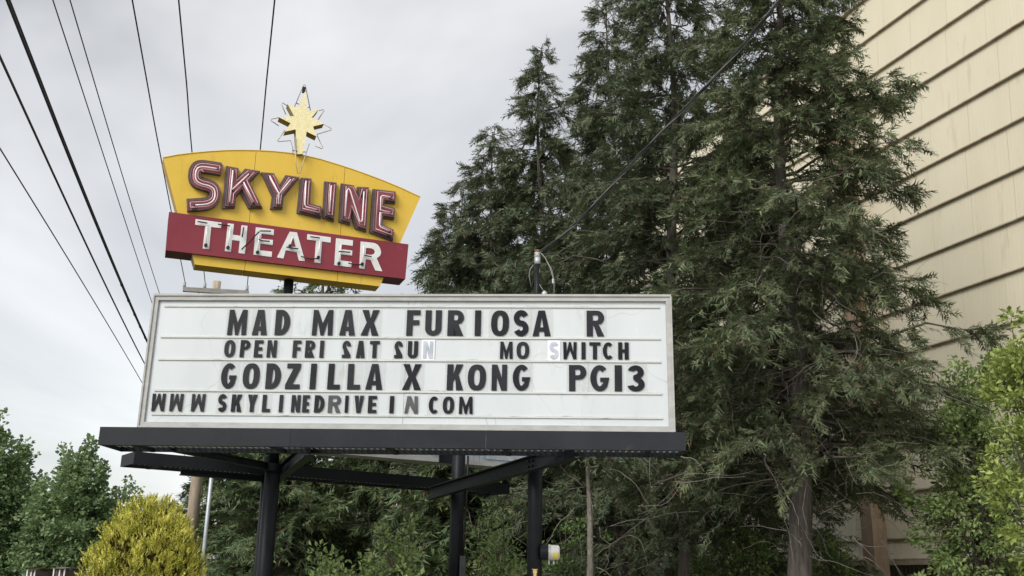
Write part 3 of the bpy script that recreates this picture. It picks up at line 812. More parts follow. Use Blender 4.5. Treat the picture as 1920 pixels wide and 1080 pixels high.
def ibeam(name, a, b_, h=0.16, w=0.11, t=0.014):
    a, b_ = np.asarray(a, float), np.asarray(b_, float)
    d = unit(b_ - a); s = unit(np.cross(d, P(0, 0, 1))); L = np.linalg.norm(b_ - a) / 2; c = (a + b_) / 2
    m_ = MB()
    m_.box(c + P(0, 0, h / 2), d * L, s * t / 2, P(0, 0, h / 2 - t))
    m_.box(c + P(0, 0, t / 2), d * L, s * w / 2, P(0, 0, t / 2))
    m_.box(c + P(0, 0, h - t / 2), d * L, s * w / 2, P(0, 0, t / 2))
    return m_.build(name, M_black, sup)
ra = at_z(1076, 861, ZB); rb = at_z(806, 937, ZB - 0.17)
ibeam('cross_beam', ra, rb, 0.17)
la = at_z(580, 856, ZB + 0.004); lb_ = la + (at_z(806, 937, ZB) - ra) * 0.62
ibeam('cross_beam', la, lb_, 0.17)
# bolts on the right beam where it meets the post
bd = unit(rb - ra); bs = unit(np.cross(bd, P(0, 0, 1)))
if bs @ (CAM - ra) < 0: bs = -bs
tt = 0.24
for du in (-0.045, 0.045):
    for dz in (0.055, 0.115):
        q0 = ra + (rb - ra) * tt + bd * du + P(0, 0, dz)
        bb = MB(); bb.tube([q0 + bs * 0.006, q0 + bs * 0.028], 0.016, 6); bb.build('bolt', M_dark, sup)
# outrigger bars on the left
o1 = at_z(318, 846, ZB + 0.06); o2 = P(sp[0], sp[1], ZB + 0.06) + P(-0.06, 0.0, 0)
ibeam('outrigger_bar', o1, o2, 0.09, 0.07)
o3 = at_z(338, 891, ZB - 0.03); o4 = P(p_lb[0], p_lb[1], ZB - 0.03)
ibeam('outrigger_bar', o3, o4, 0.08, 0.08)
bb = MB(); bb.box(P(p_lb[0], p_lb[1], ZB + 0.08), P(0.13, 0, 0), P(0, 0.012, 0), P(0, 0, 0.07)); bb.build('bracket_plate', M_black, sup)
# hangers that carry both cabinets
for pp, hh in ((p_rf, (3.45, 4.55)), (sp, (3.45, 4.55))):
    for zz in hh:
        q = MC + MU * ((P(pp[0], pp[1], 0) - MC) @ MU); q[2] = zz; q = q - MN * 0.30
        bb = MB(); e = P(pp[0], pp[1], zz); bb.box((q + e) / 2, (e - q) / 2, MU * 0.05, P(0, 0, 0.05)); bb.build('hanger', M_black, sup)

def platform(name, label, a, b_, depth, h, back_n, rng_label=None):
    """a,b_: outer bottom corners of the fascia; back_n: unit vector from fascia towards the cabinet"""
    t = empty(name, (a + b_) / 2, label, 'platform', 'service platforms under the marquees')
    d = unit(b_ - a); L = np.linalg.norm(b_ - a) / 2; c = (a + b_) / 2; th = 0.012
    seg = 3
    for k in range(seg):
        c0 = a + (b_ - a) * (k + 0.5) / seg
        m_ = MB(); m_.box(c0 + P(0, 0, h / 2), d * (L / seg - 0.0015), back_n * th / 2, P(0, 0, h / 2)); m_.build('fascia', M_fascia, t)
        m_ = MB(); m_.box(c0 + back_n * 0.035 + P(0, 0, 0.006), d * (L / seg - 0.004), back_n * 0.028, P(0, 0, 0.006)); m_.build('fascia_flange', M_black, t)
    for e in (a, b_):
        sg = 1 if e is a else -1
        m_ = MB(); m_.box(e + d * sg * th / 2 + back_n * (depth / 2 + th) + P(0, 0, h / 2), d * th / 2, back_n * (depth / 2), P(0, 0, h / 2)); m_.build('end_plate', M_fascia, t)
    m_ = MB(); m_.box(c + back_n * (depth - 0.02) + P(0, 0, 0.03), d * (L - 0.02), back_n * 0.022, P(0, 0, 0.03)); m_.build('back_angle', M_black, t)
    # expanded-metal deck
    V = []; Fq = []
    g = MB(); n = int(2 * L / 0.034)
    y0, y1, zt = 0.07, depth - 0.05, 0.045
    for k in range(n):
        p0 = a + d * (0.03 + (2 * L - 0.06) * k / (n - 1)) + P(0, 0, zt)
        dd = d * 0.016 if k % 2 else d * -0.016
        g.box(p0 + back_n * (y0 + y1) / 2, dd + back_n * (y1 - y0) / 2, d * 0.0045, P(0, 0, 0.004))
    for w in np.linspace(0.10, depth - 0.08, 4):
        g.box(c + back_n * w + P(0, 0, zt + 0.012), d * (L - 0.02), back_n * 0.006, P(0, 0, 0.0015))
    o = g.build('deck_grating', M_grate, t); o['kind'] = 'stuff'
    for f in (0.06, 0.30, 0.5, 0.70, 0.94):
        m_ = MB(); m_.box(a + (b_ - a) * f + back_n * depth / 2 + P(0, 0, 0.015), d * 0.025, back_n * (depth / 2 - 0.01), P(0, 0, 0.02)); m_.build('cross_bar', M_black, t)
    return t
ZP = 2.985
fa = at(183, 838, 10.6); fb = at(1286, 841, 10.6)
pl_o = MC + MN * 0.66; 
fa = on_plane(183, 838, pl_o, MN); fb = on_plane(1286, 841, pl_o, MN); zz = (fa[2] + fb[2]) / 2; fa[2] = fb[2] = zz
fh = on_plane(700, 805, pl_o, MN)[2] - zz
platform('service_platform', 'long charcoal steel walkway with grating right below the front marquee', fa, fb, 0.58, fh, -MN)
ga = at_z(250, 869, ZP - 0.03); gb = ga + RU * 5.95
gfar = at_z(955, 926, ZP - 0.03)
gb = gfar
RU = unit(gb - ga); RN = P(-RU[1], RU[0], 0)
platform('service_platform', 'rear black steel walkway seen lower behind the front one', ga, gb, 0.55, 0.15, RN)

# rear marquee, seen from behind
rear = empty('rear_marquee', (0, 14.3, 0), 'back of the second marquee, bluish metal sheets seen beneath the front walkway', 'sign')
ZM = MC[2] - MH / 2
r1 = at_z(1004, 881, ZM); ru2 = unit(at_z(990, 880, ZM) - at_z(680, 855, ZM)); rn2 = P(-ru2[1], ru2[0], 0)
RL = 4.75
r0 = r1 - ru2 * RL
for k in range(5):
    m_ = MB(); c = r1 - ru2 * (RL * (k + 0.5) / 5) + P(0, 0, MH / 2) + rn2 * 0.02
    m_.box(c, ru2 * (RL / 10 - 0.003), rn2 * 0.008, P(0, 0, MH / 2 - 0.05)); m_.build('back_sheet', M_galv, rear)
m_ = MB(); m_.box((r0 + r1) / 2 + P(0, 0, MH / 2) + rn2 * 0.17, ru2 * (RL / 2 - 0.02), rn2 * 0.13, P(0, 0, MH / 2 - 0.06)); m_.build('cabinet', M_galv, rear)
for zz in (0.03, MH - 0.03):
    m_ = MB(); m_.box((r0 + r1) / 2 + P(0, 0, zz) + rn2 * 0.16, ru2 * RL / 2, rn2 * 0.17, P(0, 0, 0.03)); m_.build('frame', M_frame, rear)
for q in (r0, r1):
    m_ = MB(); m_.box(q + P(0, 0, MH / 2) + rn2 * 0.16, ru2 * 0.03, rn2 * 0.172, P(0, 0, MH / 2 - 0.061)); m_.build('frame', M_frame, rear)
hp = r1 - ru2 * 0.62 + P(0, 0, 0.18) - rn2 * 0.004
m_ = MB()
m_.box(hp, ru2 * 0.24, rn2 * 0.006, P(0, 0, 0.08)); m_.build('access_hatch', M_galv, rear)
m_ = MB(); m_.tube([hp + ru2 * 0.08 + P(0, 0, 0.14) - rn2 * 0.02, hp - ru2 * 0.14 + P(0, 0, 0.14) - rn2 * 0.02], 0.008, 6); m_.build('hatch_handle', M_dark, rear)
m_ = MB(); c = P(p_rb[0], p_rb[1], ZM + 0.35)
w_ = ru2 * 0.15; m_.box(c + rn2 * ((r1 - c) @ rn2 - 0.02), w_, rn2 * 0.012, P(0, 0, 0.36)); m_.build('mount_plate', M_black, rear)

# ------------------------------------------------------------------ front marquee
mq = empty('marquee_sign', MC - P(0, 0, MH / 2), 'wide white marquee board in beige frame carrying four rows of black letters', 'sign')
def mbox(name, mt, u0, u1, v0, v1, n0, n1, parent=mq):
    b = MB(); b.box(MC + MU * (u0 + u1) / 2 + MV * (v0 + v1) / 2 + MN * (n0 + n1) / 2, MU * (u1 - u0) / 2, MV * (v1 - v0) / 2, MN * (n1 - n0) / 2)
    return b.build(name, mt, parent)
hw, hh = MW / 2, MH / 2
fr = 0.062
mbox('cabinet', M_galv, -hw + 0.02, hw - 0.02, -hh + 0.02, hh - 0.02, -0.30, -0.06)
mbox('frame', M_frame, -hw, hw, hh - 0.072, hh, -0.30, 0.0)
mbox('frame', M_frame, -hw, hw, -hh, -hh + 0.062, -0.30, 0.0)
mbox('frame', M_frame, -hw, -hw + fr, -hh + 0.0622, hh - 0.0722, -0.30, -0.002)
mbox('frame', M_frame, hw - fr, hw, -hh + 0.0622, hh - 0.0722, -0.30, -0.002)
# raised outer lips of the frame
for (u0, u1, v0, v1) in ((-hw, hw, hh - 0.022, hh + 0.004), (-hw - 0.004, -hw + 0.016, -hh, hh - 0.0225), (hw - 0.016, hw + 0.004, -hh, hh - 0.0225)):
    mbox('frame_lip', M_frame, u0, u1, v0, v1, -0.29, 0.016)
mbox('frame_lip', M_frame, -hw + 0.017, hw - 0.017, -hh - 0.012, -hh + 0.012, -0.29, 0.02)
def muv(px, py, n=-0.035):
    p = on_plane(px, py, MC + MN * n, MN) - MC; return p @ MU, p @ MV
seam = muv(760, 690)[0]
NF = -0.035
mbox('face_panel', M_face, -hw + fr + 0.001, seam - 0.002, -hh + 0.063, hh - 0.073, NF - 0.01, NF)
mbox('face_panel', M_face, seam + 0.002, hw - fr - 0.001, -hh + 0.063, hh - 0.073, NF - 0.01, NF)
rails = [(573, 576.5), (631, 635.5), (673, 678.6), (731, 738.5), (775, 785)]
rail_v = []
for yl, yr in rails:
    vl = muv(300, yl)[1]; vr = muv(1243, yr)[1]; v = (vl + vr) / 2; rail_v.append(v)
    mbox('letter_rail', M_rail, -hw + 0.13, hw - 0.13, v - 0.013, v + 0.006, NF, NF + 0.014)
    mbox('letter_rail', M_rail, -hw + 0.13, hw - 0.13, v + 0.0065, v + 0.016, NF, NF + 0.005)

# marquee letters: outlines in a box of height 1, given width
def arc(cx, cy, rx, ry, a0, a1, n=9):
    return [(cx + rx * math.cos(math.radians(a0 + (a1 - a0) * i / n)), cy + ry * math.sin(math.radians(a0 + (a1 - a0) * i / n))) for i in range(n + 1)]
def stroke(pts, w):
    L_, R_ = [], []
    k = len(pts)
    for i, p in enumerate(pts):
        a = pts[max(i - 1, 0)]; b = pts[min(i + 1, k - 1)]
        dx_, dy_ = b[0] - a[0], b[1] - a[1]; l = math.hypot(dx_, dy_) or 1
        # keep thickness through corners
        ws = w
        if 0 < i < k - 1:
            d1 = (p[0] - a[0], p[1] - a[1]); d2 = (b[0] - p[0], b[1] - p[1])
            c = (d1[0] * d2[0] + d1[1] * d2[1]) / ((math.hypot(*d1) * math.hypot(*d2)) or 1)
            ws = w / max(0.5, math.sqrt(max(0.0, (1 + c) / 2)))
        L_.append((p[0] - dy_ / l * ws / 2, p[1] + dx_ / l * ws / 2)); R_.append((p[0] + dy_ / l * ws / 2, p[1] - dx_ / l * ws / 2))
    return L_ + R_[::-1]
def glyph(ch, w, s=0.24):
    """loops for a bold condensed gothic capital, height 1, width w, stem s"""
    h = s / 2; t = s * 0.80
    if ch == 'I': return [[(0, 0), (w, 0), (w, 1), (0, 1)]]
    if ch == 'L': return [[(0, 0), (w, 0), (w, t), (s, t), (s, 1), (0, 1)]]
    if ch == 'T': m_ = w / 2; return [[(m_ - h, 0), (m_ + h, 0), (m_ + h, 1 - t), (w, 1 - t), (w, 1), (0, 1), (0, 1 - t), (m_ - h, 1 - t)]]
    if ch == 'E': return [[(0, 0), (w, 0), (w, t), (s, t), (s, .5 - t / 2), (w * .92, .5 - t / 2), (w * .92, .5 + t / 2), (s, .5 + t / 2), (s, 1 - t), (w, 1 - t), (w, 1), (0, 1)]]
    if ch == 'F': return [[(0, 0), (s, 0), (s, .42), (w * .94, .42), (w * .94, .42 + t), (s, .42 + t), (s, 1 - t), (w, 1 - t), (w, 1), (0, 1)]]
    if ch == 'H': return [[(0, 0), (s, 0), (s, .5 - t / 2), (w - s, .5 - t / 2), (w - s, 0), (w, 0), (w, 1), (w - s, 1), (w - s, .5 + t / 2), (s, .5 + t / 2), (s, 1), (0, 1)]]
    if ch == 'N': return [[(0, 0), (s * .92, 0), (s * .92, .52), (w - s, 0), (w, 0), (w, 1), (w - s * .92, 1), (w - s * .92, .48), (s, 1), (0, 1)]]
    if ch == 'M':
        m_ = w / 2; q = s * .92
        return [[(0, 0), (q, 0), (q * 1.12, .58), (m_ - q * .32, .0), (m_ + q * .32, .0), (w - q * 1.12, .58), (w - q, 0), (w, 0), (w - .02, 1), (w - q * 1.1, 1), (m_, .47), (q * 1.1, 1), (.02, 1)]]
    if ch == 'W':
        g = glyph('M', w, s)[0]; return [[(w - x, 1 - y) for x, y in g]]
    if ch == 'V': m_ = w / 2; return [[(m_ - s * .5, 0), (m_ + s * .5, 0), (w, 1), (w - s, 1), (m_, .30), (s, 1), (0, 1)]]
    if ch == 'A':
        m_ = w / 2; b0, b1 = .18, .34
        xi = lambda y: s + (m_ - s) * y / .80       # inner edge of the left leg
        return [[(0, 0), (s, 0), (xi(b0) - .01, b0), (w - xi(b0) + .01, b0), (w - s, 0), (w, 0), (m_ + s * .52, 1), (m_ - s * .52, 1)],
                [(xi(b1), b1), (w - xi(b1), b1), (m_, .76)]]
    if ch == 'X': m_ = w / 2; k = s * 1.12; return [[(0, 0), (k, 0), (m_, .5 - k * .55), (w - k, 0), (w, 0), (m_ + k * .52, .51), (w - .01, 1), (w - k, 1), (m_, .5 + k * .60), (k, 1), (.01, 1), (m_ - k * .52, .51)]]
    if ch == 'Y': m_ = w / 2; k = s * 1.1; return [[(m_ - h, 0), (m_ + h, 0), (m_ + h, .42), (w, 1), (w - k, 1), (m_, .60), (k, 1), (0, 1), (m_ - h, .42)]]
    if ch == 'K': k = s * 1.15; return [[(0, 0), (s, 0), (s, .32), (s + (w - s) * .22, .46), (w - k, 0), (w, 0), (s + (w - s) * .52, .60), (w - .02, 1), (w - k - .02, 1), (s, .56), (s, 1), (0, 1)]]
    if ch == 'Z': k = s * 1.2; return [[(0, 0), (w, 0), (w, t), (k, t), (w, 1 - t * .9), (w, 1), (.03, 1), (.03, 1 - t), (w - k, 1 - t), (0, t * .9)]]
    if ch == '2': return [stroke([(h * .6, .70)] + arc(w / 2, .68, w / 2 - h, .32 - h, 175, -25, 10) + [(h * 1.0, .20)], s) if False else
                          [(0, 0), (w, 0), (w, t), (s * 1.5, t), (w * .86, .46)] + arc(w * .5, .68, w * .5, .32, -22, 180, 12) + [(s * .9, .68)] + arc(w * .5, .70, w * .5 - s * .9, .32 - t, 180, -20, 8) + [(0, t * .95)]]
    if ch == 'O':
        ox = lambda rx, ry, n=26: [(w / 2 + rx * math.copysign(abs(math.cos(a)) ** .82, math.cos(a)), .5 + ry * math.copysign(abs(math.sin(a)) ** .82, math.sin(a))) for a in [2 * math.pi * i / n for i in range(n)]]
        return [ox(w / 2, .5), ox(w / 2 - s, .5 - t)]
    if ch == 'D':
        r = min(w * .62, .5)
        return [[(0, 0), (w - r, 0)] + arc(w - r, .5, r, .5, -90, 90, 14) + [(0, 1)],
                [(s, t), (w - r, t)] + arc(w - r, .5, r - s, .5 - t, -90, 90, 12) + [(s, 1 - t)]]
    if ch == 'U':
        r = w / 2
        return [[(0, 1), (0, r * .9)] + arc(r, r * .9, r, r * .9, 180, 360, 14) + [(w, 1), (w - s, 1), (w - s, r * .9)] + arc(r, r * .9, r - s, r * .9 - t, 360, 180, 10)[1:] + [(s, 1)]]
    if ch in 'PR':
        r = .28; y0 = 1 - 2 * r
        bowl = [(w - r, y0)] + arc(w - r, 1 - r, r, r, -90, 90, 12) if ch == 'P' else [(w - r, y0)] + arc(w - r, 1 - r, r, r, -90, 90, 12)
        hole = [(s, y0 + t * .9), (w - r, y0 + t * .9)] + arc(w - r, 1 - r, max(r - s * .95, .03), r - t * .9, -90, 90, 9) + [(s, 1 - t * .9)]
        if ch == 'P': return [[(0, 0), (s, 0), (s, y0)] + bowl + [(0, 1)], hole]
        k = s * 1.1
        return [[(0, 0), (s, 0), (s, y0 - .02), (w - r - k * .45, y0 - .02), (w - k, 0), (w, 0), (w - r * .75, y0 + .035)] + arc(w - r, 1 - r, r, r, -58, 90, 11) + [(0, 1)], hole]
    if ch in 'CG':
        a = 46
        o = arc(w / 2, .5, w / 2, .5, a, 360 - a, 22); i_ = arc(w / 2, .5, w / 2 - s, .5 - t, 360 - a - 2, a + 2, 20)
        o = [(w / 2 + (x - w / 2) * 1.0, y) for x, y in o]
        if ch == 'C': return [o + i_]
        o = arc(w / 2, .5, w / 2, .5, a, 322, 22)
        return [o + [(w, .52), (w * .52, .52), (w * .52, .52 - t * .85), (w - s, .52 - t * .85), (w - s, .26)] + arc(w / 2, .5, w / 2 - s, .5 - t, 316, a + 2, 18)]
    if ch == 'S':
        rx = w / 2 - h; ry = .25 - t / 4
        c1, c2 = 1 - t / 2 - ry, t / 2 + ry
        p = arc(w / 2, c1, rx, ry, 22, 250, 12) + arc(w / 2, c2, rx, ry, 70, -158, 12)
        return [stroke(p, s * .92)]
    if ch == '3':
        rx = w / 2 - h; r1 = .245 - t / 4; c1, c2 = 1 - t / 2 - r1, t / 2 + r1
        o = arc(w * .46, .735, w * .50, .265, 165, -52, 12) + arc(w * .46, .275, w * .54, .275, 52, -165, 12)
        i_ = arc(w * .46, .275, w * .54 - s, .275 - t, -160, 84, 10) + [(w * .30, .46), (w * .30, .60)] + arc(w * .46, .735, w * .5 - s, .265 - t, -84, 160, 10)
        return [o + i_]
    raise ValueError(ch)

M_ltr = [mat('letter_black_%d' % k, c, c2, scale=6, rough=r + 0.1, spec=0.22) for k, (c, c2, r) in enumerate([
    ((0.007, 0.008, 0.012), (0.014, 0.015, 0.020), 0.30), ((0.012, 0.013, 0.018), (0.022, 0.023, 0.029), 0.35),
    ((0.006, 0.007, 0.011), (0.012, 0.013, 0.018), 0.22), ((0.060, 0.062, 0.068), (0.105, 0.107, 0.112), 0.35)])]
M_ltr_pale = mat('letter_faded_silver', (0.38, 0.42, 0.47), (0.58, 0.61, 0.66), scale=9, rough=0.25)
M_tile_white = mat('tile_fresh_white', (0.80, 0.82, 0.84), (0.86, 0.87, 0.89), scale=5, rough=0.15)
M_groove = mat('letter_embossed_line', (0.10, 0.10, 0.11), rough=0.35)
def clear_tile():
    mt = bpy.data.materials.new('clear_letter_tile'); mt.use_nodes = True
    t = mt.node_tree; b_ = t.nodes['Principled BSDF']
    b_.inputs['Base Color'].default_value = (0.62, 0.62, 0.57, 1); b_.inputs['Roughness'].default_value = 0.2
    b_.inputs['Alpha'].default_value = 0.10; b_.inputs['Specular IOR Level'].default_value = 0.2
    return mt
M_tile = clear_tile()
R1 = [('M', 425.3, 465.3), ('A', 471.6, 503.9), ('D', 514.1, 545.9), ('M', 584, 626.2), ('A', 635.6, 668.1), ('X', 675.9, 712.3),
      ('F', 761.3, 788.9), ('U', 796.3, 828.9), ('R', 838.4, 870.4), ('I', 889.6, 902.4), ('O', 920.1, 954.8), ('S', 962.2, 991.9), ('A', 998.4, 1032.7), ('R', 1100, 1132.6)]
R2 = [('O', 418.9, 442.4), ('P', 448.7, 470.3), ('E', 475, 494.3), ('N', 499.3, 520), ('F', 547.6, 565.5), ('R', 571, 591.7), ('I', 598.4, 608.3),
      ('2', 640.6, 658.5), ('A', 666.8, 685.3), ('T', 692.2, 712.4), ('2', 738.6, 755.7), ('U', 763.7, 784.4), ('N', 792.7, 812.6),
      ('M', 937, 961.6), ('O', 968.2, 992.5), ('S', 1029.8, 1047.6), ('W', 1055.9, 1081.3), ('I', 1090.2, 1097.9), ('T', 1105, 1125.8), ('C', 1130.2, 1151.3), ('H', 1159.3, 1178.5)]
R3 = [('G', 412, 446), ('O', 452.9, 488.8), ('D', 496.5, 528.8), ('Z', 533.7, 564.7), ('I', 579.9, 594.5), ('L', 613, 640), ('L', 650.2, 677.3), ('A', 684.7, 719.2),
      ('X', 753.3, 791.3), ('K', 837.2, 869.8), ('O', 876.3, 911.9), ('N', 921.3, 951), ('G', 960.8, 994.8), ('P', 1066.8, 1099.4), ('G', 1106.8, 1142.1), ('I', 1152.8, 1165.8), ('3', 1178.5, 1208.2)]
R4 = [('W', 282.6, 311.3), ('W', 316.3, 344.7), ('W', 356.9, 385.9), ('S', 406.6, 426.7), ('K', 432.3, 455.2), ('Y', 462.1, 483.4), ('L', 490.3, 508.2), ('I', 522, 531.7),
      ('N', 544.9, 564.3), ('E', 565.8, 581.4), ('D', 588.3, 609.5), ('R', 614, 640), ('I', 645.7, 654), ('V', 662.8, 682.7), ('E', 689, 707), ('I', 729.7, 739.3),
      ('N', 760.1, 783.9), ('C', 803.1, 824.5), ('O', 829.5, 852), ('M', 860, 886.7)]
ORD = ['first', 'second', 'third', 'fourth', 'fifth', 'sixth', 'seventh', 'eighth', 'ninth', 'tenth', 'eleventh', 'twelfth', 'thirteenth', 'fourteenth',
       'fifteenth', 'sixteenth', 'seventeenth', 'eighteenth', 'nineteenth', 'twentieth', 'twenty-first']
ROWS = [(R1, (425, 580.6, 628), (1132, 582.5, 630.5), 'top row'), (R2, (419, 637.4, 669.5), (1178, 642, 674), 'second row'),
        (R3, (412, 680.8, 728.5), (1208, 685, 734), 'third row'), (R4, (283, 738.0, 770.5), (887, 744, 776), 'bottom row')]
rl = random.Random(9)
for ri, (row, lf, rt, rname) in enumerate(ROWS):
    for k, (ch, x0, x1) in enumerate(row):
        q = (0.5 * (x0 + x1) - lf[0]) / (rt[0] - lf[0])
        yt = lf[1] + (rt[1] - lf[1]) * q; yb = lf[2] + (rt[2] - lf[2]) * q
        ua, va = muv(x0, yb, -0.02); ub, vb = muv(x1, yt, -0.02)
        H_ = vb - va; W_ = ub - ua
        s_ = {'I': 1}.get(ch, 0.235) ; s_ = 0.215 if ri in (1, 3) and ch in 'WM' else s_
        if ch in 'WM': s_ = 0.195
        if ch == 'N': s_ = 0.21
        loops = glyph(ch, W_ / H_, s_)
        if ch == '2': loops = [[(W_ / H_ - x, y) for x, y in lp] for lp in loops]     # a mirrored 2 stands in for S
        if ri == 3 and k == 16: loops = [[(x + 0.13 * (y - 0.5) * (1 if x < .3 else -0.4), y) for x, y in lp] for lp in loops]
        faded = ri == 1 and k in (12, 15)
        pad = 0.028 * (1 if ri in (0, 2) else 0.7)
        cu = (ua + ub) / 2; rot = rl.uniform(-0.008, 0.008)
        eu = MU * math.cos(rot) + MV * math.sin(rot); ev = -MU * math.sin(rot) + MV * math.cos(rot)
        cen = MC + MU * cu + MV * (va + vb) / 2
        nm = 'two' if ch == '2' else 'three' if ch == '3' else ch
        if faded: lab = 'faded silver letter %s on a white tile, second marquee row' % ch
        elif ch == '2': lab = 'mirrored numeral standing for S, %s character of the marquee second row' % ORD[k]
        elif ch == '3': lab = 'black numeral 3, %s and last character of the marquee third row' % ORD[k]
        else: lab = 'black letter %s, %s character of the marquee %s' % (ch, ORD[k], rname)
        org = cen - ev * (H_ / 2 + pad)
        th = MB()
        n0 = NF + 0.007 + rl.uniform(0, 0.001)
        th.box(cen + MN * (n0 + 0.0015), eu * (W_ / 2 + pad), ev * (H_ / 2 + pad), MN * 0.0015)
        tile = th.build('marquee_letter', M_tile_white if faded else M_tile, None, origin=org)
        tag(tile, lab, 'letter', 'changeable letters on the front marquee')
        lt = MB()
        lt.poly([[(x * H_ - W_ / 2, y * H_ - H_ / 2) for x, y in lp] for lp in loops], cen + MN * 0, eu, ev, MN, n0 + 0.0034, n0 + 0.0075, back=False)
        mi = M_ltr_pale if faded else rl.choices(M_ltr, [5, 4, 3, 0.0])[0]
        if ri == 3 and k in (11, 16): mi = M_ltr[3]
        if ri == 2 and k in (1, 2, 14): mi = M_ltr[1]
        lt.build('character', mi, tile)

# ------------------------------------------------------------------ yellow theater sign
ts = empty('theater_sign', P(sp[0], sp[1], 5.2), 'yellow sign with red band, unlit neon letters and a gold star on top', 'sign')
def suv(px, py, n=0.0):
    p = on_plane(px, py, SC + SN * n, SN) - SC; return (p @ SU, p @ SV)
NY = -0.05                                           # yellow face lies behind the band's front
Y_OUT = [(305.6, 295.6), (332, 290.6), (360, 287), (392, 284), (426, 282), (455, 281.6), (484.5, 282.2), (515, 284), (542.9, 287), (572, 292), (601.2, 298.7), (630, 307.5), (659.6, 317),
         (689, 327.5), (717.9, 338.4), (753, 353), (788.3, 369.5), (751, 454), (712, 537), (365.5, 495.8), (359, 473.8), (332, 396)]
yl = [suv(x, y, NY) for x, y in Y_OUT]
def clip(poly, axis_u, keep_less):
    res = []
    for a, b_ in zip(poly, poly[1:] + poly[:1]):
        ia = (a[0] < axis_u) == keep_less; ib = (b_[0] < axis_u) == keep_less
        if ia: res.append(a)
        if ia != ib:
            f = (axis_u - a[0]) / (b_[0] - a[0]); res.append((axis_u, a[1] + f * (b_[1] - a[1])))
    return res
s1 = suv(471, 380, NY)[0]; s2 = suv(641, 400, NY)[0]
for poly_ in (clip(yl, s1 - 0.0025, True), clip(clip(yl, s1 + 0.0025, False), s2 - 0.0025, True), clip(yl, s2 + 0.0025, False)):
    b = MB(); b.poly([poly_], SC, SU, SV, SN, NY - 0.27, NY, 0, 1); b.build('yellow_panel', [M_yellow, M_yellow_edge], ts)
# thin raised edge trim along the top
b = MB()
top = [suv(x, y, NY) for x, y in Y_OUT[:17]]
b.tube([SC + SU * p[0] + SV * p[1] + SN * (NY + 0.002) for p in top], 0.008, 6); b.build('edge_trim', M_yellow, ts)
bl = [suv(317, 397), suv(766, 458), suv(760, 523), suv(311, 469)]
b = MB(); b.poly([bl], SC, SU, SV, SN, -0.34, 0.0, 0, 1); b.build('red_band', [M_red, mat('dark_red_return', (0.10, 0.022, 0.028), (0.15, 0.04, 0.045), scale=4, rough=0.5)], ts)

def z3(pts): return [(330 + x * 230 / 1656, 270 + y * 230 / 1656) for x, y in pts]
def z4(pts): return [(540 + x * 260 / 1755, 300 + y * 260 / 1755) for x, y in pts]
def smooth_pts(pts, n=4):
    """Catmull-Rom through pts"""
    r = []
    for i in range(len(pts) - 1):
        p0, p1, p2, p3 = [np.array(pts[max(0, min(len(pts) - 1, j))], float) for j in (i - 1, i, i + 1, i + 2)]
        for k in range(n):
            t = k / n
            r.append(tuple(0.5 * (2 * p1 + (p2 - p0) * t + (2 * p0 - 5 * p1 + 4 * p2 - p3) * t * t + (3 * p1 - p0 - 3 * p2 + p3) * t ** 3)))
    r.append(tuple(pts[-1])); return r
S_c = smooth_pts([(618, 345), (480, 322), (350, 308), (288, 335), (262, 420), (282, 500), (350, 540), (445, 565), (508, 605), (528, 680), (508, 755), (450, 800), (370, 818), (160, 830)], 4)
CH = [
    ('S', z3(stroke(S_c, 128)), [z3(S_c[2:-2])], z3),
    ('K', z3([(712, 306), (840, 328), (830, 468), (958, 340), (1115, 366), (988, 502), (1152, 832), (1006, 832), (893, 602), (806, 690), (792, 830), (664, 835)]),
     [z3([(768, 355), (745, 600), (722, 785)]), z3([(985, 405), (760, 615)]), z3([(912, 515), (1050, 785)])], z3),
    ('Y', z3([(1200, 390), (1328, 400), (1406, 582), (1508, 428), (1648, 448), (1450, 690), (1436, 842), (1316, 842), (1336, 690)]),
     [z3([(1262, 428), (1390, 670), (1385, 815)]), z3([(1550, 478), (1396, 672)])], z3),
    ('L', z4([(196, 232), (294, 240), (274, 553), (424, 592), (416, 704), (150, 638)]), [z4([(228, 265), (212, 560), (228, 592), (375, 630)])], z4),
    ('I', z4([(498, 278), (614, 290), (582, 742), (474, 702)]), [z4([(548, 322), (524, 660)])], z4),
    ('N', z4([(708, 305), (838, 326), (892, 495), (912, 346), (1022, 350), (992, 872), (882, 836), (804, 604), (790, 786), (682, 752)]),
     [z4([(722, 715), (748, 385), (766, 362), (786, 385), (905, 770), (925, 784), (940, 765), (962, 400)])], z4),
    ('E', z4([(1110, 374), (1364, 404), (1358, 520), (1222, 504), (1212, 574), (1354, 610), (1346, 722), (1206, 700), (1196, 818), (1338, 882), (1332, 990), (1076, 892)]),
     [z4([(1300, 468), (1195, 450), (1176, 470), (1168, 630), (1295, 662)]), z4([(1166, 660), (1158, 825), (1175, 850), (1285, 900)])], z4)]
def inset_loop(lp, d):
    k = len(lp); a = sum(p[0] * q[1] - q[0] * p[1] for p, q in zip(lp, lp[1:] + lp[:1]))
    if a < 0: lp = lp[::-1]
    r = []
    for i in range(k):
        p0, p1, p2 = np.array(lp[i - 1]), np.array(lp[i]), np.array(lp[(i + 1) % k])
        d1 = unit(p1 - p0 + 1e-12); d2 = unit(p2 - p1 + 1e-12)
        n1 = np.array([-d1[1], d1[0]]); n2 = np.array([-d2[1], d2[0]])
        mm = n1 + n2; l = mm @ mm
        r.append(tuple(p1 + mm * (2 * d / max(l, 0.9))))
    return r
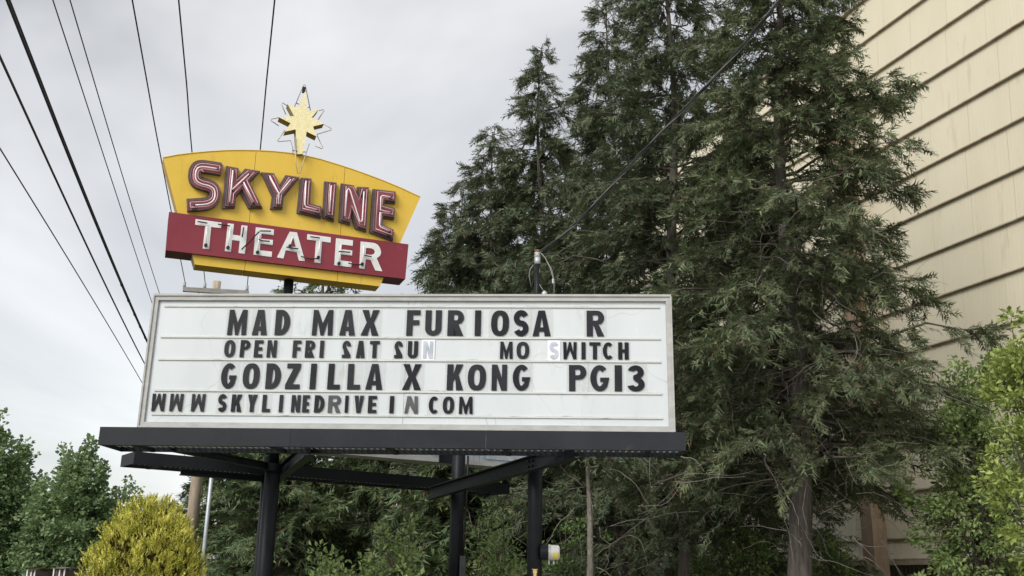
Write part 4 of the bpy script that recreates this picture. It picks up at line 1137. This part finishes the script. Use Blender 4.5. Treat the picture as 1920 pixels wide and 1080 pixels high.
for ch, out_px, tubes, zf in CH:
    fr_n = NY + 0.085
    lp = [suv(x, y, fr_n) for x, y in out_px]
    b = MB(); b.poly([lp], SC, SU, SV, SN, NY - 0.004, fr_n - 0.012, 0, 1)
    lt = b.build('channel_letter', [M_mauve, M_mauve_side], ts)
    lt['label'] = 'dusty crimson channel letter %s with unlit neon tubes' % ch
    # raised rim around the face
    ins = inset_loop(lp, 0.010)
    if ch == 'S': 
        rim = MB(); rim.tube([SC + SU * p[0] + SV * p[1] + SN * fr_n for p in lp + lp[:1]], 0.007, 5); rim.build('letter_rim', M_mauve_side, lt)
    else:
        rim = MB(); rim.poly([lp, ins], SC, SU, SV, SN, fr_n - 0.012, fr_n, 0, 0); rim.build('letter_rim', M_mauve_side, lt)
    bkl = [suv(x, y, NY + 0.03) for x, y in z3(stroke(S_c, 172))] if ch == 'S' else inset_loop(lp, -0.022)
    bk_ = MB(); bk_.poly([bkl], SC - SU * 0.012, SU, SV, SN, NY - 0.003, NY + 0.045, 0, 0); bk_.build('letter_backing', M_backing, lt)
    o_ = inset_loop(lp, 0.030)
    pts = [SC + SU * p[0] + SV * p[1] + SN * (fr_n + 0.02) for p in (o_ + o_[:1])]
    tb = MB(); tb.tube(pts, 0.0075, 6); tb.build('outline_tube', M_tube_pink, lt, smooth=True)
    for tpx in tubes:
        tp = [suv(x, y, fr_n + 0.03) for x, y in tpx]
        pts = [SC + SU * p[0] + SV * p[1] + SN * (fr_n + 0.03) for p in tp]
        tb = MB(); tb.tube(pts, 0.010, 7); tb.build('neon_tube', M_tube_white, lt, smooth=True)
        for e in (pts[0], pts[-1]):
            eb = MB(); eb.tube([e, e - SN * 0.05], 0.015, 8); eb.build('electrode', M_dark, lt)
    # small standoffs
    for q in range(3):
        i = (q * 5 + 2) % len(pts)
    ep = pts[-1] - SV * 0.055
    eb = MB(); eb.box(ep - SN * 0.025 , SU * 0.030, SV * 0.018, SN * 0.016); eb.build('cable_boot', M_dark, lt)

def z5(pts): return [(300 + x * 260 / 1755, 390 + y * 260 / 1755) for x, y in pts]
def z6(pts): return [(540 + x * 0.125, 420 + y * 0.125) for x, y in pts]
TH = [
    ('T', [z5([(450, 140), (780, 185), (772, 255), (648, 240), (620, 522), (540, 513), (572, 228), (445, 212)])], z5([(592, 230), (580, 470)]), [z5([(475, 170), (600, 192)]), z5([(735, 205), (885, 228)])], 'first'),
    ('H', [z5([(858, 195), (936, 203), (922, 338), (1018, 352), (1030, 218), (1108, 226), (1075, 580), (993, 570), (1010, 417), (912, 405), (898, 555), (820, 545)])], z5([(890, 250), (860, 500)]), [z5([(1060, 245), (1040, 370)]), z5([(1035, 525), (1255, 300)])], 'first'),
    ('E', [z5([(1213, 243), (1443, 272), (1438, 345), (1285, 325), (1280, 390), (1430, 405), (1425, 470), (1270, 450), (1265, 535), (1418, 553), (1413, 620), (1183, 590)])], z5([(1255, 330), (1235, 560)]), [z5([(1262, 290), (1405, 293)]), z5([(1250, 395), (1290, 415), (1390, 422)])], 'first'),
    ('A', [[(519.2, 482.6), (531.4, 484.8), (535.6, 469.0), (556.5, 473.2), (560.4, 488.4), (571.9, 489.8), (556.9, 435.9), (543.1, 434.4)], [(541.6, 461.6), (554.6, 463.3), (550, 445.5)]],
     z6([(70, 190), (30, 330)]), [z5([(1600, 495), (1750, 518)])], 'only'),
    ('T', [z6([(290, 152), (643, 200), (638, 280), (510, 262), (487, 588), (395, 577), (420, 250), (285, 232)])], z6([(480, 250), (455, 500)]), [z6([(335, 190), (478, 210)]), z6([(195, 485), (330, 525), (450, 520)])], 'second'),
    ('E', [z6([(720, 213), (975, 245), (970, 328), (808, 308), (802, 378), (965, 400), (960, 475), (795, 455), (790, 545), (955, 570), (950, 648), (695, 618)])], z6([(790, 310), (765, 590)]), [z6([(760, 410), (935, 425)]), z6([(905, 585), (1000, 610), (1115, 610)])], 'second'),
    ('R', [z6([(1090, 262), (1240, 278), (1300, 287), (1345, 312), (1380, 360), (1398, 420), (1382, 475), (1330, 516), (1415, 710), (1310, 697), (1240, 540), (1165, 530), (1150, 675), (1068, 662)]),
           z6([(1172, 358), (1250, 365), (1290, 384), (1304, 415), (1290, 448), (1250, 465), (1165, 455)])], z6([(1140, 320), (1115, 600)]), [z6([(1145, 470), (1255, 490)])], 'only')]
for ch, loops, tube, blacks, which in TH:
    lps = [[suv(x, y, 0.006) for x, y in lp] for lp in loops]
    b = MB(); b.poly(lps, SC, SU, SV, SN, 0.0008, 0.008); lt = b.build('flat_letter', M_white, ts)
    lt['label'] = 'white enamel letter %s on the red band' % ch if which == 'only' else 'white enamel letter %s on the red band, %s %s' % (ch, which, ch)
    def wp(p, n): q = suv(p[0], p[1], n); return SC + SU * q[0] + SV * q[1] + SN * n
    tb = MB(); tb.tube([wp(p, 0.035) for p in tube], 0.0075, 6); tb.build('neon_tube', M_tube_white, lt, smooth=True)
    eb = MB(); e0 = wp(tube[-1], 0.03); eb.tube([e0 - SN * 0.022, e0 + SN * 0.012], 0.022, 10); eb.build('electrode', M_dark, lt)
    for bk in blacks:
        eb = MB(); eb.tube([wp(p, 0.04) for p in bk], 0.009, 6); eb.build('blacked_tube', M_dark, lt, smooth=True)

# gold star
def z2b(pts): return [(500 + x / 6.0, 150 + y / 6.0) for x, y in pts]
star_out = z2b([(424, 138), (440, 138), (457, 352), (582, 330), (508, 420), (645, 492), (522, 522), (560, 635), (450, 580), (410, 832), (340, 832), (326, 556), (204, 580), (268, 485), (140, 420), (308, 405), (235, 268), (358, 318)])
NS = 0.02
b = MB(); b.poly([[suv(x, y, NS) for x, y in star_out]], SC, SU, SV, SN, NS - 0.15, NS, 0, 1)
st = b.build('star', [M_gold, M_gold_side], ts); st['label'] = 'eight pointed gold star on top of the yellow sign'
b = MB(); b.tube([SC + SU * suv(568, 270, 0)[0] + SV * suv(568, 270, 0)[1] - SN * 0.15, SC + SU * suv(568, 300, 0)[0] + SV * (suv(568, 310, 0)[1]) - SN * 0.15], 0.02, 8); b.build('star_mount', M_gold_side, st)
for pl in ([(308, 315), (410, 65), (424, 50), (436, 62), (492, 342)], [(216, 388), (164, 268), (178, 256), (240, 296)], [(140, 424), (50, 440), (46, 456), (136, 516)], [(205, 566), (122, 682), (132, 694), (270, 682), (292, 760), (296, 822)],
           [(648, 500), (728, 548), (726, 562), (566, 612)], [(566, 622), (632, 762), (622, 774), (545, 742)], [(580, 446), (646, 344), (636, 332), (585, 345)], [(320, 640), (328, 940), (350, 1050), (372, 1050), (404, 945), (480, 715)]):
    n_ = NS + 0.02 if pl[0][0] == 320 else NS - 0.06
    pp = [suv(x, y, n_) for x, y in z2b(pl)]
    b = MB(); b.tube([SC + SU * p[0] + SV * p[1] + SN * n_ for p in pp], 0.0065, 6); b.build('outline_tube', M_wire_gold, st, smooth=True)
for pl in ([(330, 262), (365, 275)], [(462, 308), (480, 310)], [(290, 797), (345, 800)], [(408, 812), (440, 812)]):
    pp = [suv(x, y, NS) for x, y in z2b(pl)]
    b = MB(); b.tube([SC + SU * p[0] + SV * p[1] + SN * (NS + 0.005) for p in pp], 0.006, 5); b.build('tube_support', M_dark, st)
b = MB(); q = suv(*z2b([(424, 95)])[0], NS); c_ = SC + SU * q[0] + SV * q[1] + SN * (NS - 0.05)
b.box(c_, SU * 0.022, SV * 0.045, SN * 0.015); b.build('tip_socket', M_dark, st)

# ------------------------------------------------------------------ meter, box, sticker, mast, service drop
Zm = at(1035, 1036, 12.05)
mt_o = empty('electric_meter', Zm, 'round glass electric meter with yellow label on the right sign post', 'electric meter')
M_glass = mat('meter_glass', (0.62, 0.63, 0.60), (0.72, 0.73, 0.70), scale=20, rough=0.08, spec=0.7)
def cyl(name, x0, x1, r0, r1, mt, parent, n=28):
    b = MB(); b.tube([Zm + P(x0, 0, 0), Zm + P(x1, 0, 0)], [r0, r1], n); return b.build(name, mt, parent, smooth=False)
x_post = p_rf[0] + 0.085 - Zm[0]
cyl('socket', x_post - 0.02, -0.045, 0.082, 0.086, M_black, mt_o)
cyl('ring', -0.0448, -0.018, 0.095, 0.095, mat('nickel_ring', (0.52, 0.52, 0.48), (0.62, 0.62, 0.58), scale=8, rough=0.3, metal=0.5), mt_o)
cyl('glass_cover', -0.0178, 0.075, 0.088, 0.084, M_glass, mt_o)
cyl('cover_front', 0.0752, 0.088, 0.083, 0.070, M_glass, mt_o)
b = MB(); cdir = unit(CAM - Zm); cdir[0] = 0; cdir = unit(cdir)
lv = []; lf_ = []
for i in range(7):
    a = math.radians(-48 + 8 * i); dd = cdir * math.cos(a) + P(0, 0, 1) * math.sin(a)
    for x in (0.005, 0.070): lv.append(Zm + P(x, 0, 0) + dd * 0.0905)
for i in range(6): lf_.append((2 * i, 2 * i + 1, 2 * i + 3, 2 * i + 2))
b.add(lv, lf_); b.build('warning_label', mat('yellow_label', (0.70, 0.56, 0.05), (0.74, 0.62, 0.12), scale=30, rough=0.5), mt_o)
for x in (-0.035, 0.02):
    b = MB(); b.tube([Zm + P(x, -0.02, -0.094), Zm + P(x, -0.02, -0.135)], 0.010, 8); b.build('seal_tag', M_porc, mt_o)
# sticker on the post
stp = at(1003, 1072, 12.02)
stk = empty('pole_marker', stp, 'small black and gold marker plate at the foot of the meter post', 'sign plate')
b = MB(); b.box(stp + P(0, 0, -0.05), P(0.038, 0, 0), P(0, 0.003, 0), P(0, 0, 0.085)); b.build('plate', M_dark, stk)
M_tag = mat('gold_print', (0.62, 0.47, 0.13), (0.70, 0.56, 0.22), scale=30, rough=0.5)
b = MB()
b.poly([[(0.024 * math.cos(a), 0.02 + 0.028 * math.sin(a)) for a in np.linspace(0, 6.1, 18)]], stp + P(0, -0.0035, -0.02), P(1, 0, 0), P(0, 0, 1), P(0, -1, 0), 0, 0.001)
b.box(stp + P(0, -0.004, -0.065), P(0.017, 0, 0), P(0, 0.0006, 0), P(0, 0, 0.045)); b.build('emblem', M_tag, stk)
b = MB(); b.box(stp + P(0, -0.004, 0.027), P(0.034, 0, 0), P(0, 0.0006, 0), P(0, 0, 0.003)); b.build('border', M_tag, stk)
# disconnect box and conduit on the back post
bx = at(869, 1058, 14.0)
db = empty('disconnect_box', bx, 'small grey electrical box with conduit on the back sign post', 'electrical box')
b = MB(); b.box(bx + P(-0.01, 0, -0.04), P(0.04, 0, 0), P(0, 0.05, 0), P(0, 0, 0.15)); b.build('case', mat('dark_grey_box', (0.05, 0.053, 0.06), (0.08, 0.083, 0.09), scale=8, rough=0.5), db)
b = MB(); b.tube([bx + P(-0.01, 0, 0.11), bx + P(0.0, 0, 0.35), P(bx[0] + 0.02, bx[1], 2.9), P(bx[0] + 0.02, bx[1], 3.3)], 0.014, 8); b.build('conduit', M_dark, db, smooth=True)
# service mast above the marquee
ms = at(1003, 520, 12.12)
mast = empty('service_mast', P(p_rf[0], p_rf[1], 4.6), 'black mast with porcelain insulator rising behind the marquee top', 'mast')
mtop = at(1004, 476, 12.12)
b = MB(); b.tube([P(p_rf[0], p_rf[1], 4.68), P(p_rf[0], p_rf[1], mtop[2] - 0.14)], 0.036, 14); b.build('pipe', M_black, mast, smooth=True)
b = MB(); b.tube([P(p_rf[0], p_rf[1], mtop[2] - 0.14), P(p_rf[0], p_rf[1], mtop[2] - 0.05)], 0.038, 14); b.build('clamp', M_alu, mast, smooth=True)
b = MB(); zt = mtop[2]
b.tube([P(p_rf[0], p_rf[1], zt - 0.052), P(p_rf[0], p_rf[1], zt - 0.03), P(p_rf[0], p_rf[1], zt - 0.01), P(p_rf[0], p_rf[1], zt + 0.015)], [0.03, 0.045, 0.03, 0.042], 14)
b.build('insulator', M_porc, mast, smooth=True)
b = MB(); b.tube([P(p_rf[0], p_rf[1], zt + 0.016), P(p_rf[0], p_rf[1], zt + 0.05)], [0.04, 0.034], 12); b.build('rusty_cap', mat('rust', (0.16, 0.06, 0.03), (0.25, 0.11, 0.06), scale=20, rough=0.9), mast, smooth=True)
def mast_wire(pts, r, mt=M_wire_al):
    b = MB(); b.tube([at(x, y, Yy) for x, y, Yy in pts], r, 6); b.build('drip_wire', mt, mast, smooth=True)
mast_wire([(1012, 472, 12.1), (1022, 483, 12.05), (1032, 503, 12.0), (1038, 525, 12.0), (1040, 553, 12.0)], 0.007)
mast_wire([(1012, 473, 12.12), (1023, 485, 12.1), (1035, 506, 12.1), (1040, 530, 12.1), (1037, 553, 12.1)], 0.006)
mast_wire([(1000, 497, 12.1), (994, 505, 12.1), (992, 516, 12.1), (996, 538, 12.1)], 0.006)
mast_wire([(999, 492, 12.1), (993, 500, 12.15), (988, 523, 12.2), (980, 545, 12.2)], 0.006, M_dark)
mast_wire([(1009, 492, 12.1), (1012, 510, 12.1), (1010, 514, 12.1)], 0.006)
mast_wire([(1008, 528, 12.1), (1018, 544, 12.1), (1024, 549, 12.1)], 0.005)
b = MB(); c_ = at(1037, 527, 12.0); b.tube([c_ + P(0, 0, 0.03), c_ - P(0, 0, 0.03)], 0.013, 8); b.build('splice', M_alu, mast)
b = MB(); c_ = at(1021, 549, 12.0); b.tube([c_ + P(0, 0, -0.06), c_, c_ + P(0, 0, 0.025)], [0.034, 0.036, 0.012], 12); b.build('junction_cap', M_alu, mast, smooth=True)

# service drop to a pole behind the photographer
sd = empty('service_cable', at(1012, 472, 12.1), 'twisted black overhead cable running from the mast up across the conifers', 'cable')
pix = [(1012, 472, 12.1), (1060, 437, 11.7), (1110, 388, 11.2), (1200, 290, 10.3), (1285, 202, 9.4), (1370, 112, 8.6), (1460, 2, 7.7), (1560, -125, 6.8), (1700, -330, 5.6)]
cp = smooth_pts([tuple(at(*p)) for p in pix], 12)
cp = [np.array(p) for p in cp]
for k, (r, mt_) in enumerate(((0.009, M_wire), (0.009, M_wire), (0.006, M_wire_al))):
    pts = []
    for i, p in enumerate(cp):
        a = i * 0.42 + k * 2.09
        pts.append(p + 0.010 * P(math.cos(a), 0, math.sin(a)))
    b = MB(); b.tube(pts, r, 6); b.build('strand', mt_, sd, smooth=True)

# ------------------------------------------------------------------ utility poles and wires
UP0 = at(372, 860, 28.0)
up = empty('utility_pole', P(UP0[0], UP0[1], 0), 'weathered wooden utility pole with grey crossarm behind the marquee', 'utility pole', 'utility poles along the road')
utop = at(407, 528, 28.0)
b = MB(); b.tube([P(UP0[0], UP0[1], 0), P(UP0[0] + 0.02, UP0[1], utop[2] / 2), P(utop[0] * 0.3 + UP0[0] * 0.7, UP0[1], utop[2])], [0.175, 0.15, 0.115], 16); b.build('pole', M_wood, up, smooth=True)
ca0, ca1 = at(346, 543, 27.8), at(464, 549, 27.8)
zc = (ca0[2] + ca1[2]) / 2
# the crossarm is level: shift one end in depth
d_ = unit(P(ca1[0] - ca0[0], 0.25, 0)); cc = (ca0 + ca1) / 2; half = (ca1[0] - ca0[0]) / 2 / d_[0]
b = MB(); b.box(cc, d_ * half, P(-d_[1], d_[0], 0) * 0.05, P(0, 0, 0.065)); b.build('crossarm', M_wood_grey, up)
ins = []
for f in ((349, 531), (385, 535), (461, 541)):
    p = at(f[0], f[1], 27.8); q = P(p[0], cc[1] + d_[1] / d_[0] * (p[0] - cc[0]), cc[2])
    b = MB(); b.tube([q + P(0, 0, 0.066), q + P(0, 0, 0.11), q + P(0, 0, 0.15), q + P(0, 0, 0.19), q + P(0, 0, 0.24)], [0.025, 0.055, 0.035, 0.05, 0.02], 10)
    b.build('insulator', M_porc, up, smooth=True); ins.append(q + P(0, 0, 0.24))
for sg in (-1, 1):
    b = MB(); b.tube([cc + d_ * sg * half * 0.55 - P(0, 0, 0.05), P(utop[0] * 0.3 + UP0[0] * 0.7, UP0[1] - 0.12, cc[2] - 0.55)], 0.015, 6); b.build('brace', M_alu, up)
UP1 = at(399, 900, 62.0)
u2 = empty('utility_pole', P(UP1[0], UP1[1], 0), 'thin reddish utility pole farther down the road', 'utility pole', 'utility poles along the road')
b = MB(); b.tube([P(UP1[0], UP1[1], 0), P(UP1[0], UP1[1], 11.0)], [0.16, 0.11], 12); b.build('pole', M_wood_red, u2, smooth=True)
b = MB(); b.box(P(UP1[0], UP1[1] - 0.16, 10.4), P(1.1, 0.3, 0), P(-0.01, 0.045, 0), P(0, 0, 0.06)); b.build('crossarm', M_wood_grey, u2)
lp0 = at(393, 930, 23.0)
lpo = empty('metal_post', P(lp0[0], lp0[1], 0), 'slim pale grey metal post right of the wooden utility pole', 'post')
b = MB(); b.tube([P(lp0[0], lp0[1], 0), P(lp0[0], lp0[1], 5.0)], [0.050, 0.042], 14); b.build('shaft', M_alu, lpo, smooth=True)
b = MB(); b.box(P(lp0[0], lp0[1], 5.05), P(0.07, 0, 0), P(0, 0.07, 0), P(0, 0, 0.05)); b.build('cap', M_alu, lpo)

def wire(label, pts, r, name='overhead_wire', n_par=1, gap=0.03, mt=M_wire):
    """smooth line through 3-D points, carried on straight past the last one (overhead, behind the camera)"""
    pts = [np.array(p, float) for p in pts]
    pts.append(pts[-1] + unit(pts[-1] - pts[-2]) * 25)
    pp = [np.array(q) for q in smooth_pts([tuple(p) for p in pts], 8)]
    t = empty(name, pts[0], label, 'cable' if 'cable' in name else 'wire', 'overhead lines along the road')
    for k in range(n_par):
        b = MB(); b.tube([p + P(0, 0, gap * k) + SR * 0.01 * k for p in pp], r * (1 if k == 0 else 0.6), 6); b.build('strand', mt, t, smooth=True)
    if n_par > 1:
        for p, p2 in list(zip(pp, pp[1:]))[3:40:3]:
            e = unit(p2 - p) * 0.05
            b = MB(); b.tube([p - e + P(0, 0, 0.012), p + e + P(0, 0, 0.012)], r * 1.75, 8); b.build('cable_clamp', M_dark, t)
for q, pix, lab in ((ins[0], [(300, 287), (275, 150), (248, 0)], 'power wire from the crossarm left end, passing the yellow sign left corner'),
                    (ins[1], [(360, 285), (350, 160), (335, 0)], 'power wire rising behind the yellow sign, second from crossarm left end'),
                    (ins[2], [(488, 280), (500, 150), (515, 0)], 'power wire rising beside the gold star, from the crossarm right end')):
    wire(lab, [q] + [at_z(x, y, q[2] - 0.25 * (1 - y / 600)) for x, y in pix], 0.012)
for zw, pix, r, npar, lab in (
        (7.6, [(292, 590), (245, 440), (200, 318), (150, 155), (100, 0)], 0.008, 1, 'thin line left of the yellow sign, nearer the heavy twin cable'),
        (7.9, [(297, 545), (262, 430), (224, 318), (180, 160), (131, 0)], 0.008, 1, 'thin line left of the yellow sign, nearest the sign corner'),
        (6.9, [(275, 640), (205, 480), (138, 315), (70, 152), (15, 0)], 0.017, 2, 'heaviest black twin cable sweeping down toward the marquee top left corner'),
        (6.4, [(270, 680), (180, 495), (95, 318), (35, 190), (0, 100)], 0.015, 1, 'thick black cable just left of the heavy twin cable'),
        (6.0, [(265, 715), (140, 505), (60, 376), (22, 315), (0, 277)], 0.009, 1, 'lowest slender cable, reaching the marquee left edge near the bottom letters')):
    raw = np.array([at_z(x, y, zw) for x, y in pix]); far = P(UP1[0], UP1[1] - 0.2, zw + 0.4)
    cx = np.polyfit(raw[:, 1], raw[:, 0], 1)                    # straight in plan
    dl = unit(P(cx[0], 1, 0)); nl = P(dl[1], -dl[0], 0); ol = P(cx[1], 0, 0)
    q = np.array([on_plane(x, y, ol, nl) for x, y in pix]); cz_ = np.polyfit(q[:, 1], q[:, 2], 2)
    ys = np.linspace(q[:, 1].max() * 1.3, q[:, 1].min(), 8)
    wire(lab, [far] + [P(np.polyval(cx, y), y, np.polyval(cz_, y)) for y in ys], r, name='overhead_cable', n_par=npar)

# ------------------------------------------------------------------ far houses glimpsed under the maples
M_house = mat('far_brown_wall', (0.16, 0.12, 0.11), (0.22, 0.17, 0.15), scale=2, rough=0.8)
M_trim = mat('far_white_trim', (0.70, 0.70, 0.66), (0.78, 0.78, 0.74), scale=3, rough=0.7)
M_roof = mat('far_red_roof', (0.07, 0.02, 0.02), (0.11, 0.035, 0.035), scale=3, rough=0.8)
for (xa, xb, yt, Y, lab, roofm) in ((52, 66, 1069, 30.5, 'tiny white posted porch with dark red roof beneath the maples', M_roof),
                                    (102, 122, 1066, 30.0, 'brown shed with white trim beneath the shorter maple', M_house)):
    p0 = at(xa, yt, Y); p1 = at(xb, yt, Y); c = (p0 + p1) / 2; hw_ = (p1[0] - p0[0]) / 2
    t = empty('garden_shed', P(c[0], Y, 0), lab, 'shed', 'small sheds under the maples')
    b = MB(); b.box(P(c[0], Y + 0.8, c[2] / 2), P(hw_ * 0.9, 0, 0), P(0, 0.7, 0), P(0, 0, c[2] / 2 - 0.02)); b.build('wall', M_house, t)
    b = MB(); b.add([P(c[0] - hw_ * 1.08, Y - 0.1, c[2]), P(c[0] + hw_ * 1.08, Y - 0.1, c[2]), P(c[0] + hw_ * 1.08, Y + 1.7, c[2]), P(c[0] - hw_ * 1.08, Y + 1.7, c[2]),
                     P(c[0] - hw_, Y + 0.4, c[2] + 0.045), P(c[0] + hw_, Y + 0.4, c[2] + 0.045), P(c[0] + hw_, Y + 1.2, c[2] + 0.045), P(c[0] - hw_, Y + 1.2, c[2] + 0.045)],
                    [(3, 2, 1, 0), (0, 1, 5, 4), (1, 2, 6, 5), (2, 3, 7, 6), (3, 0, 4, 7), (4, 5, 6, 7)]); b.build('roof', roofm, t)
    for x in (-1, 0.1, 1):
        b = MB(); b.box(P(c[0] + hw_ * x, Y, c[2] / 2), P(0.018, 0, 0), P(0, 0.018, 0), P(0, 0, c[2] / 2 - 0.002)); b.build('post', M_trim, t)
